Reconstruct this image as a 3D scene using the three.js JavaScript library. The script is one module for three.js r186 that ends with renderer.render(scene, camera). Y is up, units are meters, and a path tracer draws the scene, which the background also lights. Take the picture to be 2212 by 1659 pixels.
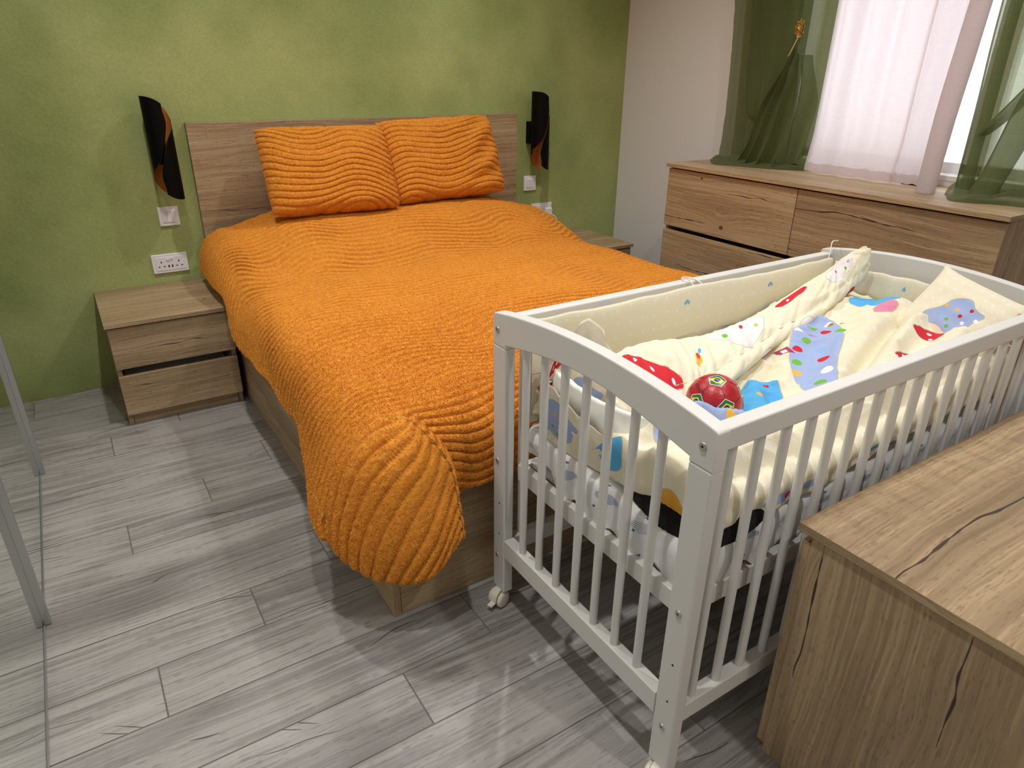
import * as THREE from 'three';
import { RoundedBoxGeometry } from 'three/addons/geometries/RoundedBoxGeometry.js';
import { mergeGeometries, mergeVertices, toCreasedNormals } from 'three/addons/utils/BufferGeometryUtils.js';
import { ImprovedNoise } from 'three/addons/math/ImprovedNoise.js';
import { RectAreaLightUniformsLib } from 'three/addons/lights/RectAreaLightUniformsLib.js';

// ------------------------------------------------------------------ camera, sky, exposure
const scene = new THREE.Scene();
const renderer = new THREE.WebGLRenderer({ antialias: true });
renderer.toneMapping = THREE.LinearToneMapping;
renderer.toneMappingExposure = 0.51;
renderer.shadowMap.enabled = true;
renderer.shadowMap.type = THREE.PCFSoftShadowMap;

const PITCH = 0.4335, YAW = 0.5744, ROLL = -0.012;
const camera = new THREE.PerspectiveCamera(2 * Math.atan(829.5 / 1476.18) * 180 / Math.PI, 2212 / 1659, 0.05, 60);
{
  const f = new THREE.Vector3(Math.sin(YAW) * Math.cos(PITCH), -Math.sin(PITCH), -Math.cos(YAW) * Math.cos(PITCH));
  const r = new THREE.Vector3(Math.cos(YAW), 0, Math.sin(YAW));
  const u = new THREE.Vector3().crossVectors(r, f);
  camera.position.set(-1.2751, 1.3375, 3.3576);
  camera.up.copy(u.clone().multiplyScalar(Math.cos(ROLL)).addScaledVector(r, Math.sin(ROLL)));
  camera.lookAt(camera.position.clone().add(f));
}
scene.add(camera);
scene.background = new THREE.Color().setRGB(0.98, 1.02, 1.12);   // bright overcast sky outside the window
scene.backgroundIntensity = 4.8;

// recessed ceiling spotlights: x, z, candela
const CEIL = 2.62;
const DOWNLIGHTS = [[-0.95, 0.95, 9], [0.4, 0.95, 9], [-0.95, 2.5, 9], [0.55, 2.4, 9], [-0.2, 3.7, 8]];
const LAMP_COLOR = new THREE.Color().setRGB(0.99, 0.98, 0.97);

// ------------------------------------------------------------------ helpers
let rs = 12345;
const rnd = () => { rs = (rs + 0x6d2b79f5) | 0; let t = Math.imul(rs ^ (rs >>> 15), 1 | rs); t = (t + Math.imul(t ^ (t >>> 7), 61 | t)) ^ t; return ((t ^ (t >>> 14)) >>> 0) / 4294967296; };
const rr = (a, b) => a + (b - a) * rnd();
const clamp = (x, a = 0, b = 1) => Math.min(b, Math.max(a, x));
const lerp = (a, b, t) => a + (b - a) * t;
const ss = (a, b, x) => { const t = clamp((x - a) / (b - a)); return t * t * (3 - 2 * t); };
const V = (x, y, z) => new THREE.Vector3(x, y, z);
const perlin = new ImprovedNoise();
const pn = (x, y, z = 0) => perlin.noise(x + 31.7, y + 17.3, z + 5.1);

const taken = {};
function numbered(n) { const k = (taken[n] = (taken[n] ?? -1) + 1); return k ? n + '_' + String(k).padStart(3, '0') : n; }
function shade(m) { m.castShadow = true; m.receiveShadow = true; return m; }
function thing(name, label, category, at = [0, 0, 0], turn = 0, group) {
  const o = new THREE.Group(); o.name = numbered(name); o.position.set(...at); o.rotation.y = turn;
  o.userData = { label, category }; if (group) o.userData.group = group; scene.add(o); return o;
}
function single(name, geo, mat, label, category, group, at) {
  const o = shade(new THREE.Mesh(geo, mat)); o.name = numbered(name); o.userData = { label, category };
  if (group) o.userData.group = group; if (at) o.position.set(...at); scene.add(o); return o;
}
function part(name, geo, mat, parent, at, label) {
  const o = shade(new THREE.Mesh(geo, mat)); o.name = name; if (at) o.position.set(...at);
  if (label) o.userData.label = label; parent.add(o); return o;
}
function struct(name, label, category, geo, mat) {
  const o = geo ? shade(new THREE.Mesh(geo, mat)) : new THREE.Group(); o.name = name; o.userData = { kind: 'structure', label, category }; scene.add(o); return o;
}
function dup(root, at, label) {
  const r = root.clone(); r.name = numbered(root.name.replace(/_\d{3}$/, '')); r.userData = { ...root.userData }; if (label) r.userData.label = label;
  r.position.set(...at); scene.add(r); return r;
}
// box with softened edges; uv in metres, grain running along `grain` (0 x, 1 y, 2 z)
function board(w, h, d, grain = 0, r = 0.0015, off) {
  let g = new RoundedBoxGeometry(w, h, d, 1, Math.min(r, w * 0.45, h * 0.45, d * 0.45)); if (g.index) g = g.toNonIndexed();
  const p = g.attributes.position, uv = g.attributes.uv, o = off || [rnd() * 3, rnd() * 3];
  const a = V(), b = V(), c = V(), n = V(), size = [w, h, d];
  for (let i = 0; i < p.count; i += 3) {
    a.fromBufferAttribute(p, i); b.fromBufferAttribute(p, i + 1); c.fromBufferAttribute(p, i + 2);
    n.crossVectors(b.clone().sub(a), c.clone().sub(a));
    const q = [Math.abs(n.x), Math.abs(n.y), Math.abs(n.z)], ax = q.indexOf(Math.max(...q));
    let along = grain, across = [0, 1, 2].find((k) => k !== ax && k !== grain);
    if (ax === grain) { const k = [0, 1, 2].filter((z) => z !== ax); along = size[k[0]] > size[k[1]] ? k[0] : k[1]; across = k.find((z) => z !== along); }
    for (let k = 0; k < 3; k++) { const e = [p.getX(i + k), p.getY(i + k), p.getZ(i + k)]; uv.setXY(i + k, e[along] + o[0], e[across] + o[1] + (ax === grain ? 0.37 : 0)); }
  }
  return g;
}
function plainBox(w, h, d) { return new THREE.BoxGeometry(w, h, d); }
function at(g, x, y, z) { g.translate(x, y, z); return g; }
function grid(nu, nv, fn, uvf, flip) {
  const pos = new Float32Array((nu + 1) * (nv + 1) * 3), uv = new Float32Array((nu + 1) * (nv + 1) * 2), idx = [];
  for (let j = 0, k = 0; j <= nv; j++) for (let i = 0; i <= nu; i++, k++) {
    const s = i / nu, t = j / nv, q = fn(s, t); pos.set([q[0], q[1], q[2]], k * 3);
    const w = uvf ? uvf(s, t, q) : q.length > 3 ? [q[3], q[4]] : [s, t]; uv.set(w, k * 2);
    if (i < nu && j < nv) { const a = k, b = k + 1, c = k + nu + 1, d = c + 1; flip ? idx.push(a, d, b, a, c, d) : idx.push(a, b, d, a, d, c); }
  }
  const g = new THREE.BufferGeometry(); g.setAttribute('position', new THREE.BufferAttribute(pos, 3)); g.setAttribute('uv', new THREE.BufferAttribute(uv, 2));
  g.setIndex(idx); g.computeVertexNormals(); return g;
}
function alongNormal(g, fn) {
  const p = g.attributes.position, n = g.attributes.normal, uv = g.attributes.uv;
  for (let i = 0; i < p.count; i++) { const h = fn(uv.getX(i), uv.getY(i), p.getX(i), p.getY(i), p.getZ(i)); p.setXYZ(i, p.getX(i) + n.getX(i) * h, p.getY(i) + n.getY(i) * h, p.getZ(i) + n.getZ(i) * h); }
  g.computeVertexNormals(); return g;
}
// gives an open sheet a second side a little behind it, closed round the rim
function thicken(g, t) {
  const n = g.attributes.position.count, p = g.attributes.position, nn = g.attributes.normal, uv = g.attributes.uv, idx = Array.from(g.index.array);
  const pos = new Float32Array(n * 6), u2 = new Float32Array(n * 4);
  for (let i = 0; i < n; i++) { pos.set([p.getX(i), p.getY(i), p.getZ(i)], i * 3); pos.set([p.getX(i) - nn.getX(i) * t, p.getY(i) - nn.getY(i) * t, p.getZ(i) - nn.getZ(i) * t], (n + i) * 3); u2.set([uv.getX(i), uv.getY(i)], i * 2); u2.set([uv.getX(i), uv.getY(i)], (n + i) * 2); }
  const edges = new Map(), all = idx.slice();
  for (let i = 0; i < idx.length; i += 3) { all.push(idx[i] + n, idx[i + 2] + n, idx[i + 1] + n); for (let k = 0; k < 3; k++) { const a = idx[i + k], b = idx[i + (k + 1) % 3], key = a < b ? a * n + b : b * n + a; edges.has(key) ? edges.delete(key) : edges.set(key, [a, b]); } }
  for (const [a, b] of edges.values()) all.push(a, a + n, b + n, a, b + n, b);
  const o = new THREE.BufferGeometry(); o.setAttribute('position', new THREE.BufferAttribute(pos, 3)); o.setAttribute('uv', new THREE.BufferAttribute(u2, 2)); o.setIndex(all); o.computeVertexNormals(); return o;
}
function tube(pts, r, seg = 24, rad = 8) { return new THREE.TubeGeometry(new THREE.CatmullRomCurve3(pts.map((p) => V(...p))), seg, r, rad, false); }
function poly(pts, t) {   // Catmull-Rom through rows of numbers
  const n = pts.length - 1, f = clamp(t) * n, i = Math.min(n - 1, Math.floor(f)), u = f - i, P = (k) => pts[clamp(k, 0, n)];
  return P(i).map((_, k) => { const a = P(i - 1)[k], b = P(i)[k], c = P(i + 1)[k], d = P(i + 2)[k]; return 0.5 * (2 * b + (c - a) * u + (2 * a - 5 * b + 4 * c - d) * u * u + (3 * b - 3 * c + d - a) * u * u * u); });
}

// ------------------------------------------------------------------ procedural textures
// noise that repeats with period (px, py)
function lattice(seed) {
  const T = new Float32Array(65536); let s = seed * 7919 + 13;
  for (let i = 0; i < T.length; i++) { s = (Math.imul(s, 1664525) + 1013904223) | 0; T[i] = (s >>> 8) / 16777216; }
  return (x, y, px, py) => {
    const i = Math.floor(x), j = Math.floor(y), fx = x - i, fy = y - j, u = fx * fx * (3 - 2 * fx), v = fy * fy * (3 - 2 * fy);
    const i0 = ((i % px) + px) % px, i1 = (i0 + 1) % px, j0 = ((j % py) + py) % py, j1 = (j0 + 1) % py;
    const h = (a, b) => T[(a * 4099 + b * 257 + ((a * b) & 63)) & 65535];
    const a = h(i0, j0), b = h(i1, j0), c = h(i0, j1), d = h(i1, j1);
    return a + (b - a) * u + (c - a) * v + (a - b - c + d) * u * v;
  };
}
function dataTex(W, H, px, srgb, sizeU, sizeV) {
  const t = new THREE.DataTexture(px, W, H, THREE.RGBAFormat, THREE.UnsignedByteType);
  t.wrapS = t.wrapT = THREE.RepeatWrapping; t.magFilter = THREE.LinearFilter; t.minFilter = THREE.LinearMipmapLinearFilter; t.generateMipmaps = true; t.anisotropy = 8;
  if (srgb) t.colorSpace = THREE.SRGBColorSpace; t.repeat.set(1 / sizeU, 1 / sizeV); t.needsUpdate = true; return t;
}
const mix3 = (a, b, t) => [a[0] + (b[0] - a[0]) * t, a[1] + (b[1] - a[1]) * t, a[2] + (b[2] - a[2]) * t];
// timber: grain along u; knots and drying cracks that wander along it
function timber({ W = 2048, H = 1024, su, sv, seed, cols, knots = 5, cracks = 5, crackDark = 0.8, fig = 1, crackLen = [0.12, 0.3], wash = 0 }) {
  const N = lattice(seed), M = lattice(seed + 5), col = new Uint8Array(W * H * 4), bmp = new Uint8Array(W * H * 4);
  const save = rs; rs = seed * 911 + 7;
  const K = Array.from({ length: knots }, () => [rnd(), rnd(), rr(0.008, 0.02)]);
  const C = cracks.map ? cracks.map(([u0, v0, l, w], i) => [u0 / su, v0 / sv, l / su, 0, w, i * 1.7 + 1]) : Array.from({ length: cracks }, () => [rnd(), rnd(), rr(...crackLen), rr(-0.04, 0.04), rr(0.6, 1.5), rnd() * 9]);
  rs = save;
  for (let y = 0; y < H; y++) for (let x = 0; x < W; x++) {
    const u = x / W, v = y / H;
    let vv = v + 0.035 * fig * (N(u * 4, v * 5, 4, 5) - 0.5) + 0.012 * fig * (N(u * 12, v * 14, 12, 14) - 0.5), kn = 0;
    for (const [ku, kv, kr] of K) {
      let du = u - ku, dv = v - kv; du -= Math.round(du); dv -= Math.round(dv);
      const X = du * su, Y = dv * sv, e = Math.exp(-(X * X / (36 * kr * kr) + Y * Y / (9 * kr * kr))); vv += (Y / sv) * e * 0.9; vv += 0.01 * e;
      kn = Math.max(kn, 1 - ss(kr * 0.3, kr * 0.75, Math.hypot(X * 0.75, Y)));
    }
    const broad = N(u * 3, vv * 9, 3, 9), mid = M(u * 3, vv * 44, 3, 44), fine = N(u * 10, vv * 230, 10, 230), pore = M(u * 90, vv * 420, 90, 420);
    const ring = 0.5 + 0.5 * Math.sin((vv * 26 + 2.2 * broad) * 6.283);
    let t = 0.07 + 0.34 * broad + 0.2 * mid + 0.28 * fine + 0.05 * ring, h = 0.62 + 0.18 * (fine - 0.5) + 0.1 * (mid - 0.5);
    const po = ss(0.7, 0.86, pore) * (0.4 + 0.6 * mid); t -= 0.22 * po; h -= 0.3 * po;
    if (wash) { t += wash * (0.6 * N(u * 13, v * 9, 13, 9) + 0.4 * M(u * 31, v * 23, 31, 23) - 0.5); const ln = M(u * 14, vv * 150, 14, 150); t -= 0.2 * ss(0.74, 0.92, ln); h -= 0.12 * ss(0.72, 0.9, ln); }
    let cr = 0;
    for (const [cu, cv, len, sl, wd, ph] of C) {
      let du = u - cu; du -= Math.floor(du); if (du > len) continue;
      const q = du / len; let dv = v - cv - sl * q - 0.014 * (N(du * 30 + ph * 5, ph * 3, 997, 997) - 0.5) - 0.02 * (N(du * 6 + ph, ph, 991, 991) - 0.5); dv -= Math.round(dv);
      const w = 0.0011 * wd * Math.pow(Math.sin(Math.PI * q), 0.6) * (0.35 + 1.2 * N(du * 60 + ph * 3, 3, 983, 983)); cr = Math.max(cr, 1 - ss(w * 0.6, w * 1.5, Math.abs(dv) * sv));
    }
    let c = t < 0.5 ? mix3(cols[0], cols[1], clamp(t * 2 - 0.15)) : mix3(cols[1], cols[2], clamp((t - 0.5) * 2.2));
    c = mix3(c, [60, 42, 32], 0.75 * kn); c = mix3(c, [34, 26, 22], crackDark * cr); h -= 0.5 * cr + 0.15 * kn;
    const k = (y * W + x) * 4; col[k] = c[0]; col[k + 1] = c[1]; col[k + 2] = c[2]; col[k + 3] = 255; bmp[k] = bmp[k + 1] = bmp[k + 2] = clamp(h) * 255; bmp[k + 3] = 255;
  }
  return { map: dataTex(W, H, col, true, su, sv), bump: dataTex(W, H, bmp, false, su, sv) };
}
function noiseTex(W, H, su, sv, srgb, fn) {
  const a = new Uint8Array(W * H * 4);
  for (let y = 0; y < H; y++) for (let x = 0; x < W; x++) { const c = fn(x / W, y / H), k = (y * W + x) * 4; if (c.length) { a[k] = c[0]; a[k + 1] = c[1]; a[k + 2] = c[2]; } else a[k] = a[k + 1] = a[k + 2] = clamp(c) * 255; a[k + 3] = 255; }
  return dataTex(W, H, a, srgb, su, sv);
}
function canvasTex(w, h, draw, su = 1, sv = 1) {
  const c = document.createElement('canvas'); c.width = w; c.height = h; const x = c.getContext('2d'); draw(x, w, h);
  const t = new THREE.CanvasTexture(c); t.colorSpace = THREE.SRGBColorSpace; t.wrapS = t.wrapT = THREE.RepeatWrapping; t.magFilter = THREE.LinearFilter; t.anisotropy = 8; t.repeat.set(1 / su, 1 / sv); return t;
}
const num = (arr) => arr instanceof Array;

const oakTex = timber({ su: 1.6, sv: 0.8, seed: 3, cols: [[126, 103, 76], [171, 146, 111], [200, 176, 140]], knots: 4, cracks: [[0.08, 0.10, 0.54, 2.3], [0.70, 0.45, 0.33, 2.0], [0.79, 0.196, 0.24, 1.8], [1.12, 0.60, 0.30, 1.3], [0.05, 0.72, 0.2, 1.2], [0.38, 0.702, 0.12, 1.0], [0.05, 0.33, 0.25, 1.2]] });
const floorTex = timber({ su: 2.4, sv: 1.2, seed: 11, cols: [[112, 108, 105], [157, 153, 149], [181, 177, 173]], knots: 0, cracks: 46, crackDark: 0.7, fig: 0.8, crackLen: [0.02, 0.13], wash: 0.26 });
const std = (o) => new THREE.MeshStandardMaterial(o);
const phys = (o) => new THREE.MeshPhysicalMaterial(o);
const M = {
  oak: std({ map: oakTex.map, bumpMap: oakTex.bump, bumpScale: 0.0012, roughness: 0.55 }),
  plank: std({ map: floorTex.map, bumpMap: floorTex.bump, bumpScale: 0.001, roughness: 0.42 }),
  grout: std({ color: '#6d6966', roughness: 0.9 }),
  white: std({ color: '#efece8', roughness: 0.85 }),
  crib: std({ color: '#dcdad5', roughness: 0.45 }),
  plastic: std({ color: '#f1eff0', roughness: 0.3 }),
  caster: std({ color: '#e9e2cf', roughness: 0.4 }),
  steel: std({ color: '#c4c3bf', metalness: 0.7, roughness: 0.35 }),
  alu: std({ color: '#c2c5c4', metalness: 0.85, roughness: 0.38 }),
  mirror: std({ color: '#e6ece8', metalness: 1, roughness: 0.02 }),
  black: phys({ color: '#060505', roughness: 0.6, specularIntensity: 0.25 }),
  hole: std({ color: '#141212', roughness: 0.9 }),
  copper: std({ color: '#c98b45', metalness: 0.35, roughness: 0.45 }),
  gold: std({ color: '#e8c470', metalness: 0.5, roughness: 0.3 }),
  cord: std({ color: '#eee8d8', roughness: 0.9 }),
};
// ------------------------------------------------------------------ the room
const RW = 1.6644, LW = -2.17, FZ = 4.3;
const N1 = lattice(21), N2 = lattice(22);
const greenMap = noiseTex(1024, 1024, 2.4, 2.4, true, (u, v) => {
  const a = 0.55 * N1(u * 7, v * 7, 7, 7) + 0.3 * N2(u * 17, v * 17, 17, 17) + 0.15 * N1(u * 43, v * 43, 43, 43), b = N2(u * 5, v * 5, 5, 5), g = N1(u * 410, v * 410, 410, 410), sp = N2(u * 330, v * 330, 330, 330);
  let c = mix3([138, 155, 90], [169, 181, 117], clamp(0.5 + 2.2 * (a - 0.5))); c = mix3(c, [170, 172, 98], 0.3 * b); const k = 0.965 + 0.07 * g; c = [c[0] * k, c[1] * k, c[2] * k];
  return sp > 0.985 ? mix3(c, [214, 212, 150], 0.7) : c;
});
const greenBump = noiseTex(512, 512, 0.6, 0.6, false, (u, v) => 0.5 * N1(u * 90, v * 90, 90, 90) + 0.5 * N2(u * 30, v * 30, 30, 30));
M.green = std({ map: greenMap, bumpMap: greenBump, bumpScale: 0.0006, roughness: 0.6 });
const plasterBump = noiseTex(512, 512, 0.5, 0.5, false, (u, v) => 0.6 * N1(u * 120, v * 120, 120, 120) + 0.4 * N2(u * 40, v * 40, 40, 40));
M.wall = std({ color: '#e6e2df', bumpMap: plasterBump, bumpScale: 0.0004, roughness: 0.85 });
{
  const floor = struct('floor', 'grey wood-look plank floor', 'floor');
  part('grout_bed', at(plainBox(RW - LW + 0.4, 0.1, FZ + 0.4), (RW + LW) / 2, -0.0515, FZ / 2), M.grout, floor);
  const pitch = 0.1675, z00 = 1.03 - 7 * pitch, len = 1.0, step = 0.2535;
  for (let k = 0; z00 + k * pitch < FZ; k++) {
    let z0 = z00 + k * pitch, z1 = z0 + pitch; if (z1 < 0.01) continue; z0 = Math.max(z0, 0); z1 = Math.min(z1, FZ);
    const shift = -1.075 - (((k - 3) % 4) + 4) % 4 * step + rr(-0.006, 0.006);
    for (let x0 = shift - 3 * len; x0 < RW; x0 += len) {
      const a = Math.max(x0, LW), b = Math.min(x0 + len, RW); if (b - a < 0.03) continue;
      const g = board(b - a - 0.003, 0.01, z1 - z0 - 0.003, 0, 0.0012, [rnd() * 3, rnd() * 2]);
      const m = part('plank', g, M.plank, floor, [(a + b) / 2, -0.005 + rr(-0.0002, 0.0002), (z0 + z1) / 2]); m.castShadow = false;
    }
  }
  const uvWall = (w, h, d) => board(w, h, d, 0, 0.0005, [0, 0]);
  struct('wall_back', 'sponged olive green wall behind the bed', 'wall', at(uvWall(RW - LW + 0.4, CEIL + 0.2, 0.15), (RW + LW) / 2, CEIL / 2, -0.075), M.green);
  struct('wall_left', 'plain white wall behind the wardrobe', 'wall', at(uvWall(0.15, CEIL + 0.2, FZ + 0.3), LW - 0.075, CEIL / 2, FZ / 2), M.wall);
  struct('wall_front', 'plain white wall facing the bed', 'wall', at(uvWall(RW - LW + 0.4, CEIL + 0.2, 0.15), (RW + LW) / 2, CEIL / 2, FZ + 0.075), M.wall);
  struct('ceiling', 'white ceiling with recessed spotlights', 'ceiling', at(uvWall(RW - LW + 0.5, 0.15, FZ + 0.5), (RW + LW) / 2, CEIL + 0.075, FZ / 2), M.white);
  // window wall: a slab with the window opening cut in it
  const y0 = 0.95, y1 = 2.25, wz0 = 1.2, wz1 = 2.75, s = new THREE.Shape(), hp = new THREE.Path();
  s.moveTo(-0.15, -0.05).lineTo(FZ + 0.15, -0.05).lineTo(FZ + 0.15, CEIL + 0.1).lineTo(-0.15, CEIL + 0.1).closePath();
  hp.moveTo(wz0, y0).lineTo(wz0, y1).lineTo(wz1, y1).lineTo(wz1, y0).closePath(); s.holes.push(hp);
  const g = new THREE.ExtrudeGeometry(s, { depth: 0.25, bevelEnabled: false }); g.rotateY(-Math.PI / 2); g.translate(RW + 0.25, 0, 0);
  struct('wall_right', 'off-white wall with the curtained window', 'wall', g, M.wall);
  const w = struct('window_1', 'white framed double casement window behind the curtains', 'window');
  const fx = RW + 0.13;
  part('window_frame', mergeGeometries([at(board(0.06, 0.06, wz1 - wz0), fx, y0 + 0.03, (wz0 + wz1) / 2), at(board(0.06, 0.06, wz1 - wz0), fx, y1 - 0.03, (wz0 + wz1) / 2), at(board(0.06, y1 - y0, 0.06), fx, (y0 + y1) / 2, wz0 + 0.03), at(board(0.06, y1 - y0, 0.06), fx, (y0 + y1) / 2, wz1 - 0.03), at(board(0.06, y1 - y0, 0.08), fx, (y0 + y1) / 2, (wz0 + wz1) / 2)]), M.plastic, w);
  M.glass = phys({ color: '#ffffff', transmission: 1, thickness: 0, roughness: 0, ior: 1.5 });
  for (const k of [0, 1]) part('pane', plainBox(0.006, y1 - y0 - 0.1, (wz1 - wz0) / 2 - 0.08), M.glass, w, [fx, (y0 + y1) / 2, wz0 + (wz1 - wz0) * (0.25 + 0.5 * k)]);
  part('window_sill', at(board(0.2, 0.02, wz1 - wz0), RW + 0.1, y0 + 0.011, (wz0 + wz1) / 2), M.white, w);
}
RectAreaLightUniformsLib.init();
{
  const ring = new THREE.LatheGeometry([[0.036, 0.002], [0.036, -0.004], [0.046, -0.006], [0.05, -0.003], [0.05, 0.002]].map((p) => new THREE.Vector2(...p)), 32), disc = new THREE.CylinderGeometry(0.035, 0.035, 0.003, 32);
  M.led = std({ color: '#ffffff', emissive: LAMP_COLOR, emissiveIntensity: 6 });
  for (const [x, z, cd] of DOWNLIGHTS) {
    const t = thing('ceiling_spotlight', 'small round recessed ceiling spotlight', 'ceiling light', [x, CEIL, z], 0, 'recessed ceiling spotlights');
    part('trim_ring', ring, M.plastic, t); part('lens', disc, M.led, t, [0, -0.001, 0]);
    const l = new THREE.SpotLight(LAMP_COLOR, cd, 0, 1.2, 0.7, 2); l.position.set(0, -0.02, 0); l.target.position.set(0, -2, 0); l.castShadow = true; l.shadow.radius = 1.6; l.shadow.mapSize.set(2048, 2048); l.name = 'spot_lamp'; t.add(l, l.target);
  }
}
// ------------------------------------------------------------------ furniture in oak decor
function drawerUnit(name, label, category, o) {
  // body at the local origin: front faces +z, back against z = 0, x centred, y = 0 is the floor
  const { w, h, d, cols, rows, topT = 0.018, plinth = 0.055, gap = 0.02, over = 0.012, endGrain = 1 } = o;
  const t = thing(name, label, category, o.at, o.turn || 0, o.group), pt = 0.018, fx = d - over - pt, bh = h - topT;
  part('top', at(board(w, topT, d, 0, 0.0015, o.topOff), 0, h - topT / 2, d / 2), M.oak, t);
  for (const s of [-1, 1]) part('side_panel', at(board(pt, bh, fx, endGrain, 0.0015, s > 0 ? o.sideOff : null), s * (w / 2 - 0.008 - pt / 2), bh / 2, fx / 2), M.oak, t);
  part('back_panel', at(board(w - 0.06, bh - 0.02, 0.006, 0), 0, bh / 2, 0.006), M.oak, t);
  part('plinth', at(board(w - 0.016 - 2 * pt - 0.002, plinth, pt, 0), 0, plinth / 2 + 0.001, fx - 0.016), M.oak, t);
  for (let c = 1; c < cols.length; c++) part('divider', at(board(pt, bh - plinth - 0.004, fx - 0.07, 1), -w / 2 + 0.008 + (w - 0.016) * cols.slice(0, c).reduce((a, b) => a + b, 0), plinth + (bh - plinth) / 2, fx / 2 + 0.02), M.oak, t);
  const fg = o.topGap || 0.006, dh = (bh - fg - plinth - (rows - 1) * gap) / rows; let acc = 0;
  cols.forEach((f, c) => {
    const a = -w / 2 + 0.008 + (w - 0.016) * acc, b = a + (w - 0.016) * f; acc += f;
    const bw = b - a - 0.05; for (let r = 0; r < rows; r++) part('drawer_box', at(board(bw, Math.min(0.12, dh * 0.6), fx - 0.06, 2), (a + b) / 2, bh - fg - dh * 0.6 - r * (dh + gap), fx / 2 + 0.025), M.white, t);
    for (let r = 0; r < rows; r++) part('drawer_front', at(board(b - a - (cols.length > 1 ? 0.003 : 0), dh, pt, 0, 0.0015, o.frontOff?.[c + '_' + r]), (a + b) / 2, bh - fg - dh / 2 - r * (dh + gap), fx + pt / 2), M.oak, t);
  });
  return t;
}
const ns = drawerUnit('nightstand', 'oak two-drawer nightstand under the triple switch and double socket', 'nightstand', { w: 0.463, h: 0.44, d: 0.49, cols: [1], rows: 2, at: [-1.0247, 0, 0.002], gap: 0.03, plinth: 0.05, endGrain: 1, frontOff: { '0_0': [1.242, 0.615], '0_1': [0.253, 0.694] } });
dup(ns, [1.158, 0, 0.002], 'oak nightstand between the bed and the window wall, mostly hidden behind the orange duvet');
drawerUnit('dresser', 'oak dresser under the window with curtains resting on its top', 'dresser', { w: 1.515, h: 0.931, d: 0.455, cols: [0.485, 0.515], rows: 3, at: [RW - 0.002, 0, 1.627], turn: -Math.PI / 2, gap: 0.02, plinth: 0.06, frontOff: { '0_0': [1.12, 0.5375] } });
drawerUnit('chest_of_drawers', 'low oak chest of drawers standing right beside the cot, with dark cracks in its top', 'chest', { w: 1.5, h: 0.589, d: 0.48, cols: [0.34, 0.33, 0.33], rows: 1, topGap: 0.02, topOff: [-0.16, 0.037], sideOff: [0.75, 0.252], at: [-0.269 + 0.75, 0, 2.778 + 0.48], turn: Math.PI, gap: 0.025, plinth: 0.02, over: 0.008 });

// wardrobe with mirrored doors
{
  const x = -1.5617, t = thing('wardrobe', 'tall wardrobe with mirrored doors and brushed aluminium handle strips', 'wardrobe', [x, 0, 0.70]);
  const z1 = 3.28, H = 2.4;
  part('carcass', at(board(0.56, H, z1, 1), -0.32, H / 2, z1 / 2), M.oak, t);
  const dw = 0.855;
  for (let k = 0; k * dw < z1 - 0.1; k++) {
    const za = k * dw, zb = Math.min(za + dw, z1), d = new THREE.Group(); d.name = 'mirror_door'; t.add(d);
    part('mirror', at(plainBox(0.006, H - 0.024, zb - za - 0.006), -0.003, H / 2 + 0.008, (za + zb) / 2), M.mirror, d);
    part('door_panel', at(plainBox(0.016, H - 0.02, zb - za - 0.004), -0.0145, H / 2 + 0.006, (za + zb) / 2), M.alu, d);
    part('handle', at(board(0.018, H, 0.012, 1), 0.0085, H / 2 + 0.001, za + 0.006), M.alu, d);
    part('bottom_rail', at(plainBox(0.004, 0.006, zb - za - 0.02), 0.001, 0.0045, (za + zb) / 2 + 0.006), M.alu, d);
  }
}

// bed
const BX = 0.0544;
{
  const t = thing('bed', 'double bed with oak headboard and oak base', 'bed', [BX, 0, 0]);
  part('headboard', at(board(1.664, 1.1115, 0.036, 0, 0.0015, [0.846, 0.15]), 0, 1.1115 / 2, 0.02), M.oak, t);
  for (const s of [-1, 1]) part('side_panel', at(board(0.022, 0.33, 1.98, 2), s * (0.8296 - 0.011), 0.166, 1.03), M.oak, t);
  part('foot_panel', at(board(1.659 - 0.046, 0.33, 0.022, 0), 0, 0.166, 2.0207 - 0.0125), M.oak, t);
  part('slat_base', at(plainBox(1.6, 0.02, 1.94), 0, 0.25, 1.02), M.oak, t);
  single('mattress', at(new RoundedBoxGeometry(1.56, 0.26, 1.9, 4, 0.05), BX, 0.391, 1.01), M.white, 'white double mattress under the orange duvet', 'mattress');
}
// ------------------------------------------------------------------ orange plush bedding
const frac = (x) => x - Math.floor(x);
function quilt(a, b, sp = 0.031) {        // carved wavy lines that run along a; 1 on the ridges, 0 in the grooves
  const w = 0.026 * Math.sin(a * 13 + 3.5 * pn(b * 1.6, 2.2) + 5 * pn(a * 0.9, b * 0.9, 8)) + 0.05 * pn(a * 2.4, b * 2.1, 1.3) + 0.018 * pn(a * 6, b * 5, 4.4);
  const f = frac((b + w) / sp), e = Math.abs(2 * f - 1), mask = 0.6 + 0.4 * ss(-0.25, 0.3, pn(a * 3.1, b * 7, 9.7) + 0.12);
  return 1 - mask * Math.pow(e, 4);
}
const NF = lattice(41), NG = lattice(42);
const furCol = noiseTex(1024, 1024, 0.5, 0.5, true, (u, v) => { const a = 0.6 * NF(u * 160, v * 160, 160, 160) + 0.4 * NG(u * 60, v * 60, 60, 60); return mix3([204, 121, 28], [233, 156, 52], clamp(0.5 + 1.1 * (a - 0.5))); });
const furBump = (su, sv, sp, W = 1024, H = 1024) => noiseTex(W, H, su, sv, false, (u, v) => 0.72 * quilt(u * su, v * sv, sp) + 0.16 * NF(u * su * 240, v * sv * 240, 4096, 4096) + 0.12 * NG(u * su * 110, v * sv * 110, 4096, 4096));
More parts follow.
